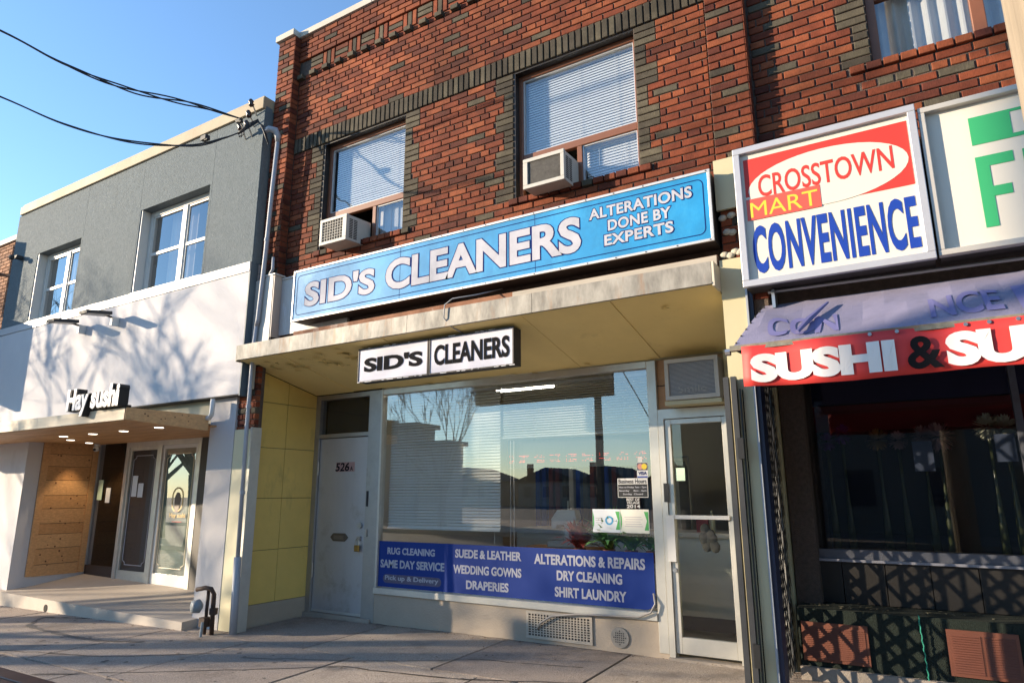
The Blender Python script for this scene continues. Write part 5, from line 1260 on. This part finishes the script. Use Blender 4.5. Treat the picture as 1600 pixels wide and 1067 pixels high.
# Hay sushi channel letters
hs3 = thing('channel_letter_sign', 'white and black raised letters reading Hay sushi on the edge of the cedar canopy', 'sign', (-7.45, 3.75, 2.36))
def channel(s, x0, x1, z0, z1, y, dpt):
    for nm, b_, yy_, th, m_ in (('letter_returns', .07, y + .004, dpt, BLACK), ('letter_faces', .035, y - dpt + .002, .006, mat('pale pink face', (.78, .70, .66), .4))):
        me = text_mesh(s, b_); bmx = bmesh.new(); bmx.from_mesh(me)
        r = bmesh.ops.extrude_face_region(bmx, geom=list(bmx.faces)); [setattr(v.co, 'z', v.co.z + 1) for v in r['geom'] if isinstance(v, bmesh.types.BMVert)]
        xs = [v.co.x for v in bmx.verts]; ysv = [v.co.y for v in bmx.verts]; a, b, c, d_ = min(xs), max(xs), min(ysv), max(ysv); org = Vector(((x0 + x1) / 2, y, z0))
        for v in bmx.verts:
            x = x0 + (v.co.x - a) / (b - a) * (x1 - x0); z = z0 + (v.co.y - c) / (d_ - c) * (z1 - z0); v.co = Vector((x, yy_ - v.co.z * th, z)) - org
        bmesh.ops.recalc_face_normals(bmx, faces=bmx.faces); bmx.to_mesh(me); bmx.free(); me.materials.clear(); me.materials.append(m_); link(nm, me, org, hs3)
channel('Hay sushi', -7.95, -6.93, 2.315, 2.62, 3.79, .10)
part(hs3, 'letter_rail', MB().box(-7.7, -6.93, 3.80, 3.83, 2.369, 2.40), BLACK)
# floodlights
for lab, x in (('left floodlight bracketed on the white band below the small grey window', -9.90), ('right floodlight bracketed on the white band below the larger grey window', -9.06)):
    t = thing('floodlight', lab, 'lamp', (x, 4.69, 3.75), 'floodlights on the white band')
    part(t, 'bracket', MB().box(x - .02, x + .02, 4.60, 4.697, 3.70, 3.82), WHITE); part(t, 'arm', MB().cyl((x, 4.66, 3.80), (x, 4.52, 3.82), .014, 8), AC_D)
    m = MB(); Mx = Matrix.Translation((x - .01, 4.40, 3.825)) @ Matrix.Rotation(R(8), 4, 'X'); m.box(-.10, .10, -.16, .16, -.022, .02, Mx); part(t, 'housing', m, AC_D)
    m = MB(); m.box(-.075, .075, -.13, .13, -.028, -.0225, Mx); part(t, 'lens', m, SIGNWHITE)
m = MB(); m.box(-12.3, -12.2, 4.6, 4.7, 5.25, 5.3); m.ball((-12.25, 4.55, 5.25), .045, 8, 6)
solo('wall_lamp', 'small dark lamp on the far left corner of the grey upper wall', 'lamp', m, AC_D)
# conduit with weatherhead
cd = thing('service_conduit', 'tall grey conduit pipe with weatherhead between the stucco and brick buildings', 'pipe', (-6.25, 4.76, .1))
part(cd, 'pipe', MB().tube([(-6.14, 4.74, 5.60), (-6.185, 4.75, 4.9), (-6.22, 4.76, 4.2), (-6.26, 4.76, 3.42), (-6.275, 4.76, 3.35)], .025, 12), PIPE, smooth=True)
part(cd, 'pipe', MB().tube([(-6.275, 4.76, 3.36), (-6.29, 4.757, 3.1), (-6.29, 4.755, 2.2), (-6.26, 4.755, .85)], .022, 12), PIPE, smooth=True)
part(cd, 'lower_sleeve', MB().tube([(-6.26, 4.755, .86), (-6.235, 4.755, .07)], .038, 12), PIPE, smooth=True)
part(cd, 'second_pipe', MB().tube([(-6.07 - .06, 4.80, 4.15), (-6.11, 4.79, 4.0), (-6.16, 4.79, 3.94)], .018, 8), PIPE, smooth=True)
for z, x in ((4.35, -6.215), (2.42, -6.29), (1.5, -6.275)): part(cd, 'strap', MB().tube([(x, 4.757, z), (x, 4.757, z + .035)], .029, 12), PIPE)
m = MB(); m.tube([(-6.14, 4.74, 5.58), (-6.14, 4.735, 5.66), (-6.15, 4.70, 5.72), (-6.20, 4.65, 5.73), (-6.25, 4.62, 5.69)], [.027, .036, .042, .037, .025], 12); part(cd, 'weatherhead', m, PIPE, smooth=True)
# side post strip near conduit
# gas riser
gr = thing('gas_riser', 'rusty gas pipes with a small grey regulator at the foot of the pillar', 'pipe', (-6.5, 4.65, .1))
rr_ = MB(); rr_.tube([(-6.60, 4.55, .54), (-6.50, 4.58, .56), (-6.43, 4.60, .55), (-6.41, 4.62, .50), (-6.42, 4.64, .07)], .023, 10); part(gr, 'riser', rr_, RUSTP, smooth=True)
part(gr, 'riser', MB().tube([(-6.50, 4.62, .54), (-6.51, 4.62, .09)], .017, 10), RUSTP, smooth=True)
part(gr, 'regulator', MB().tube([(-6.58, 4.50, .38), (-6.56, 4.57, .38), (-6.55, 4.60, .38)], [.060, .068, .025], 14), METER, smooth=True)
part(gr, 'valve', MB().box(-6.55, -6.46, 4.57, 4.66, .18, .27), RUSTP); part(gr, 'union', MB().cyl((-6.42, 4.64, .30), (-6.42, 4.64, .36), .042, 8), RUSTP); part(gr, 'vent_tube', MB().cyl((-6.43, 4.52, .07), (-6.44, 4.54, .24), .014, 8), METER)
# insulators and rack
for i, (x, z) in enumerate(((-6.49, 6.13), (-6.52, 5.99), (-6.54, 5.86), (-6.66, 5.86))):
    t = thing('insulator', ('topmost dark insulator knob on the grey wall beside the brick pier', 'dark insulator knob directly under the topmost one', 'third dark insulator knob down, nearest the curling white cable', 'lowest left insulator knob, the grey one')[i], 'insulator', (x, 4.6, z), 'insulators on the grey wall')
    part(t, 'bracket', MB().tube([(x - .05, 4.708, z - .09), (x - .02, 4.66, z - .05), (x, 4.60, z)], .009, 6), ALU)
    part(t, 'knob', MB().tube([(x - .0, 4.60, z - .04), (x, 4.59, z - .02), (x, 4.585, z), (x, 4.58, z + .02), (x, 4.575, z + .05)], [.02, .038, .022, .036, .016], 10), mat('porcelain brown', (.035, .015, .012), .25), smooth=True)
# cables
def twisted(label, pts, r=.009, n=3, amp=.03, extra=()):
    t = thing('overhead_cable', label, 'cable', pts[0], 'overhead service cables')
    P = [Vector(p) for p in pts]; L = []
    # Catmull-Rom
    Q = []
    for i in range(len(P) - 1):
        p0 = P[max(i - 1, 0)]; p1 = P[i]; p2 = P[i + 1]; p3 = P[min(i + 2, len(P) - 1)]
        k_ = max(6, int((p2 - p1).length / .07))
        for j in range(k_):
            u = j / k_; Q.append(.5 * ((2 * p1) + (-p0 + p2) * u + (2 * p0 - 5 * p1 + 4 * p2 - p3) * u * u + (-p0 + 3 * p1 - 3 * p2 + p3) * u ** 3))
    Q.append(P[-1])
    dist = 0
    strands = [[] for _ in range(n)]
    for i, q in enumerate(Q):
        if i: dist += (q - Q[i - 1]).length
        am = amp * (.55 + .45 * math.sin(dist * 2.1)) * min(1, i / 8)
        for s_ in range(n):
            ph = dist * 4.2 + s_ * 2 * math.pi / n
            strands[s_].append(q + Vector((math.cos(ph) * .6, .3 * math.cos(ph), math.sin(ph))) * am)
    for s_ in range(n): part(t, 'strand', MB().tube(strands[s_], r, 5), WIRE, smooth=True)
    return t
twisted('upper twisted black cable crossing the sky to the insulators', [(-6.45, 4.42, 5.83), (-6.74, 4.0, 5.885), (-7.15, 3.48, 5.93), (-7.55, 2.98, 6.10), (-7.94, 2.5, 6.36), (-8.6, 1.68, 6.72), (-9.5, .55, 7.25), (-10.5, -.7, 7.9), (-13.6, -3.1, 8.8), (-17.9, -5.7, 9.5)])
twisted('lower black cable sagging across the sky to the weatherhead', [(-6.42, 4.40, 5.62), (-6.46, 4.26, 5.50), (-6.65, 3.99, 5.33), (-7.04, 3.50, 5.265), (-7.42, 3.02, 5.35), (-7.80, 2.56, 5.55), (-8.5, 1.68, 5.88), (-9.4, .55, 6.38), (-10.3, -.6, 6.95), (-13.6, -3.2, 8.0), (-17.9, -5.75, 9.0)], n=2, amp=.012)
m = MB()
for k_ in range(4):
    o_ = k_ * .02
    m.tube([(-6.42, 4.40, 5.60 + o_ * .3), (-6.36, 4.48, 5.70 + o_), (-6.30, 4.56, 5.80 + o_ * .7), (-6.24, 4.60, 5.76 - o_), (-6.21 + o_, 4.62, 5.62 - o_ * 2), (-6.22, 4.63, 5.60 + o_), (-6.25, 4.63, 5.68)], .007, 5)
m.tube([(-6.47, 4.42, 5.82), (-6.42, 4.45, 5.72), (-6.44, 4.46, 5.60), (-6.42, 4.41, 5.58)], .006, 5); m.tube([(-6.46, 4.42, 5.82), (-6.38, 4.45, 5.74), (-6.40, 4.46, 5.62), (-6.42, 4.41, 5.58)], .006, 5)
solo('drip_loops', 'tangle of black wire loops between the cables and the weatherhead', 'cable', m, WIRE, smooth=True)
for i, (x, y, z, s_) in enumerate(((-6.45, 4.42, 5.80, .04), (-6.58, 4.10, 5.46, .05))):
    m = MB(); m.box(x - s_, x + s_, y - s_ * .6, y + s_ * .6, z - s_ * .7, z + s_ * .5); m.box(x - s_ * 1.6, x - s_, y - .015, y + .015, z, z + .02); m.box(x + .01, x + s_ * 1.4, y - .02, y + .02, z - s_ * .9, z - s_ * .3)
    bevel(solo('cable_clamp', ('black clamp on the upper cable next to the insulators', 'black clamp on the lower sagging cable')[i], 'clamp', m, DARK), .008)
# ------------------------------------------------------------------ far left neighbour
fb = thing('brown_brick_building', 'sunlit brown brick building at the far left edge past the grey wall', 'building', (-15, 6.5, 0))
part(fb, 'wall', MB().box(-19, -12.95, 4.95, 5.2, 0, 5.85), MORTAR)
fl = []
for k in range(-20, 26):
    x = -14.2 + (k % 2) * .11
    while x < -12.97: fl.append((x + .1, Z0 + (k + .5) * CH, 4.94, ML - JT, CH - JT, False, 0)); x += ML
place_bricks(fb, 'brick', fl, 300, brick_mat('brown brick', (.22, .09, .05), (.32, .15, .08), (.42, .22, .13)))
part(fb, 'coping', MB().box(-19, -12.95, 4.90, 5.3, 5.86, 5.95), COPE)
part(fb, 'side_wall', MB().box(-13.1, -12.95, 5.21, 12.8, 0, 5.85), MORTAR); part(fb, 'rear_wall', MB().box(-19, -13.1, 12.65, 12.8, 0, 5.85), MORTAR)
bl = thing('shade_box', 'unseen box added beyond the left edge of the view to shade the white band', 'sign', (-13.45, 4.3, 3.1))  # unseen box, added to throw the shadow on the white band
part(bl, 'sign_box', MB().box(-13.52, -13.38, 3.64, 4.66, 3.20, 4.52), AC_D); part(bl, 'face', MB().box(-13.379, -13.374, 3.66, 4.64, 3.22, 4.50), SIGNWHITE); part(bl, 'arm', MB().box(-13.47, -13.43, 4.6, 4.95, 3.9, 3.95), AC_D)
bl = thing('shade_box', 'unseen tall box added beyond the left edge of the view to shade the grey wall', 'sign', (-13.9, 4.3, 4.6))  # second unseen box, added to shade the left end of the grey wall
part(bl, 'sign_box', MB().box(-13.75, -13.62, 3.93, 4.70, 4.60, 5.90), AC_D); part(bl, 'face', MB().box(-13.619, -13.615, 3.95, 4.68, 4.62, 5.88), SIGNWHITE); part(bl, 'arm', MB().box(-13.7, -13.66, 4.7, 4.95, 5.3, 5.35), AC_D)
# ------------------------------------------------------------------ street furniture
o = solo('utility_pole', 'weathered wooden utility pole at the right edge in the foreground', 'pole', MB().tube([(.350, 1.3, -.1), (.350, 1.3, 2), (.350, 1.3, 4), (.350, 1.3, 9)], [.145, .143, .14, .11], 28), WOODPOLE, smooth=True)
bt = thing('bench', 'brown bench whose corner shows at the bottom left', 'bench', (-5.3, 1.9, 0))
def sdir(t): return (.876 * t, .482 * t)
for i in range(4): bevel(part(bt, 'seat_board', MB().box(-6.3, -4.28, 1.68 + i * .122, 1.79 + i * .122, .445, .475), BENCHM), .006)
part(bt, 'backrest', MB().box(-6.3, -4.28, 1.64, 1.67, .62, .78), BENCHM)
for x in (-6.1, -4.55): part(bt, 'leg', MB().box(x, x + .06, 1.72, 2.10, -.02, .444), BENCHM); part(bt, 'back_post', MB().box(x, x + .06, 1.671, 1.679, .4, .8), BENCHM)
for lab, (x, y), h_, w_ in (('unseen square post added to cast a shadow band on the pavement, nearer the shops', (-12.0, 1.05), 2.5, .10), ('unseen square post added to cast a shadow band on the pavement, nearer the road', (-14.4, -.85), 3.0, .12)):
    bevel(solo('shadow_post', lab, 'post', MB().box(x - w_, x + w_, y - w_, y + w_, -.1, h_), CONC), .02)  # unseen posts, added to lay long shadow bands over the sidewalk
# ------------------------------------------------------------------ trees
def bare_tree(label, x, y, h, seed, spread=1.0, trunk_r=.16, depth=6, start=.28, lean=(0, 0), group='bare street trees', r_min=.006, mult=1.0):
    rr = random.Random(seed); t = thing('bare_tree', label, 'tree', (x, y, 0), group)
    tm = MB(); bm_ = MB()
    base = Vector((x, y, -.1)); p = base.copy(); pts = [p.copy()]; rad = [trunk_r * 1.25]
    d = Vector((lean[0], lean[1], 1)).normalized(); n = 5
    for i in range(n):
        p = p + d * h * start / n; pts.append(p.copy()); rad.append(trunk_r * (1 - .05 * i)); d = (d + Vector((rr.uniform(-.06, .06), rr.uniform(-.06, .06), 0))).normalized()
    tm.tube(pts, rad, 10)
    def grow(p, d, l, r, lev):
        pts = [p.copy()]; rad = [r]; k_ = 4 if lev < 4 else 3; q = p.copy(); dd = d.copy(); kids = []
        for i in range(k_):
            q = q + dd * l / k_; dd = (dd + Vector((rr.uniform(-.16, .16), rr.uniform(-.16, .16), rr.uniform(-.03, .12)))).normalized()
            pts.append(q.copy()); rad.append(max(r_min * .6, r * (1 - .14 * (i + 1)))); kids.append((q.copy(), dd.copy(), rad[-1]))
        bm_.tube(pts, rad, 6 if lev < 2 else 4 if lev < 3 else 3, caps=False)
        if lev >= depth: return
        nk = rr.choice((2, 3, 3)) if lev < 3 else rr.choice((2, 3))
        for j in range(nk):
            q, dd, rq = kids[-1] if j < 2 else kids[rr.randint(0, k_ - 2)]
            a = rr.uniform(.25, .62) * spread; ax = Vector((rr.uniform(-1, 1), rr.uniform(-1, 1), rr.uniform(-.35, .35))).normalized()
            nd = (Matrix.Rotation(a, 3, ax) @ dd); nd.z = nd.z * .92 + .10; nd.normalize()
            grow(q, nd, l * rr.uniform(.66, .86), max(r_min, rq * rr.uniform(.58, .78)), lev + 1)
    nb_ = 5
    for j in range(nb_):
        a = 2 * math.pi * j / nb_ + rr.uniform(-.4, .4); el = rr.uniform(.75, 1.2)
        grow(pts[-1] if j < 3 else pts[-2], Vector((math.cos(a) * math.cos(el), math.sin(a) * math.cos(el), math.sin(el))), h * .21 * mult, trunk_r * .55, 1)
    part(t, 'trunk', tm, BARK, smooth=True); part(t, 'branches', bm_, BARK, kind='stuff')
bare_tree('bare street tree out of view to the left whose shadow dapples the white wall', -18.5, -1.0, 7.8, 5, 1.2, .2, 5, r_min=.016)
bare_tree('bare street tree out of view farther left towards the road', -22.5, -4.6, 9.0, 9, 1.1, .17, 6)
bare_tree('bare street tree out of view behind the two nearer ones', -25.3, -4.2, 9.4, 41, 1.15, .17, 6, r_min=.010)
bare_tree('tall bare tree across the street mirrored in the shop window', -19.3, -13.8, 10.0, 14, .62, .20, 6, r_min=.014, start=.17, mult=1.15)
bare_tree('second bare tree across the street left of the low box building', -29, -17, 8, 15, .9, .15, 5)
bare_tree('bare tree behind the far left brown brick building', -19.5, 11.5, 8.4, 21, 1.0, .15, 5)
bare_tree('thin bare sapling at the far left pavement edge', -16.2, 4.2, 7.4, 31, 1.1, .05, 5, r_min=.004)
# ------------------------------------------------------------------ across the street (seen in the glass)
def boxhouse(label, x0, x1, y0, y1, h, gable=0, name='house'):
    t = thing(name, label, 'building', ((x0 + x1) / 2, (y0 + y1) / 2, 0), 'buildings across the street')
    part(t, 'wall', MB().box(x0, x1, y0, y1, -.2, h), GREYBOX if not gable else mat('far siding', (.28, .25, .21), .9))
    if gable:
        m = MB(); xm = (x0 + x1) / 2; m.poly([(x0 - .4, h), (x1 + .4, h), (xm, h + gable)], y0 - .3, y1 + .3); part(t, 'roof', m, ROOFM); part(t, 'chimney', MB().box(x0 + 1, x0 + 1.6, y1 - 1.2, y1 - .6, h, h + gable + .5), mat('far chimney', (.2, .09, .06), .9))
    else: part(t, 'roof_edge', MB().box(x0 - .2, x1 + .2, y0 - .2, y1 + .25, h + .001, h + .25), ROOFM)
    n = max(2, int((x1 - x0) / 2.5))
    for i in range(n):
        xa = x0 + (i + .5) * (x1 - x0) / n - .45; w_ = part(t, 'window', MB().box(xa, xa + .9, y1, y1 + .03, 1.0, min(2.3, h - .4)), mat('far window', (.05, .06, .08), .1))
    return t
boxhouse('low grey box building across the street with a taller left end', -27.5, -22.8, -17.6, -16, 4.9, name='box_building'); boxhouse('low grey wing of the box building across the street', -22.7, -20.9, -17.6, -16.2, 3.9, name='box_building')
for i, (x0, x1, y, h, g) in enumerate(((-72, -61, -64, 3.2, 2.0), (-57, -47, -60, 3.0, 1.8), (-44, -36, -62, 2.9, 1.7), (-34.5, -28, -60, 2.6, 1.9), (-26, -19, -58, 2.7, 1.6), (-16, -8, -60, 3.0, 2.0), (-3, 6, -55, 3.2, 2.2))):
    boxhouse('%s low gabled house beyond the lot across the street' % ('farthest left', 'second from left', 'third from left', 'middle', 'third from right', 'second from right', 'rightmost')[i], x0, x1, y - 8, y, h, g)
boxhouse('flat long shop block across the street to the right', -8.6, 30, -26, -16, 7.4, name='shop_block')
up_ = thing('street_pole', 'dark utility pole with crossarm across the street', 'pole', (-10.05, -10.9, 0))
part(up_, 'shaft', MB().tube([(-10.05, -10.9, -.1), (-10.05, -10.9, 9.5)], [.16, .12], 12), BARK); part(up_, 'crossarm', MB().box(-11.1, -9.0, -11.0, -10.9, 8.4, 8.52), BARK); part(up_, 'transformer', MB().cyl((-9.7, -10.9, 6.6), (-9.7, -10.9, 7.5), .22, 14), AC_D)
def sag(label, a, b, s_, r=.02):
    a, b = Vector(a), Vector(b); P = [a.lerp(b, i / 20) - Vector((0, 0, s_ * 4 * (i / 20) * (1 - i / 20))) for i in range(21)]
    solo('street_wire', label, 'cable', MB().tube(P, r, 5), WIRE, 'wires over the street', smooth=True)
sag('wire over the street from the far pole towards the left, highest', (-10.9, -10.95, 8.4), (-45, -11.5, 8.2), .8); sag('wire over the street from the far pole towards the left, lower', (-10.05, -10.95, 6.8), (-45, -11.5, 6.4), 1.0)
sag('wire over the street from the far pole towards the right, highest', (-9.2, -10.95, 8.4), (25, -11.2, 8.3), .8); sag('wire over the street from the far pole towards the right, lower', (-10.05, -10.95, 6.6), (25, -11.2, 6.6), 1.2)
sag('service drop crossing the street in front of the far pole', (-10.05, -10.9, 7.0), (-17.9, -5.7, 9.3), .5); sag('thin stay wire leaning from the far pole', (-10.05, -10.9, 7.8), (-6.5, -12.5, 0), .0)
up2 = thing('street_pole', 'wooden pole on the near kerb left of the camera that holds the shop cables', 'pole', (-18.0, -5.75, 0)); 
part(up2, 'shaft', MB().tube([(-18.0, -5.75, -.2), (-18.0, -5.75, 10.2)], [.16, .12], 12), BARK); part(up2, 'crossarm', MB().box(-18.8, -17.2, -5.8, -5.7, 9.3, 9.42), BARK)
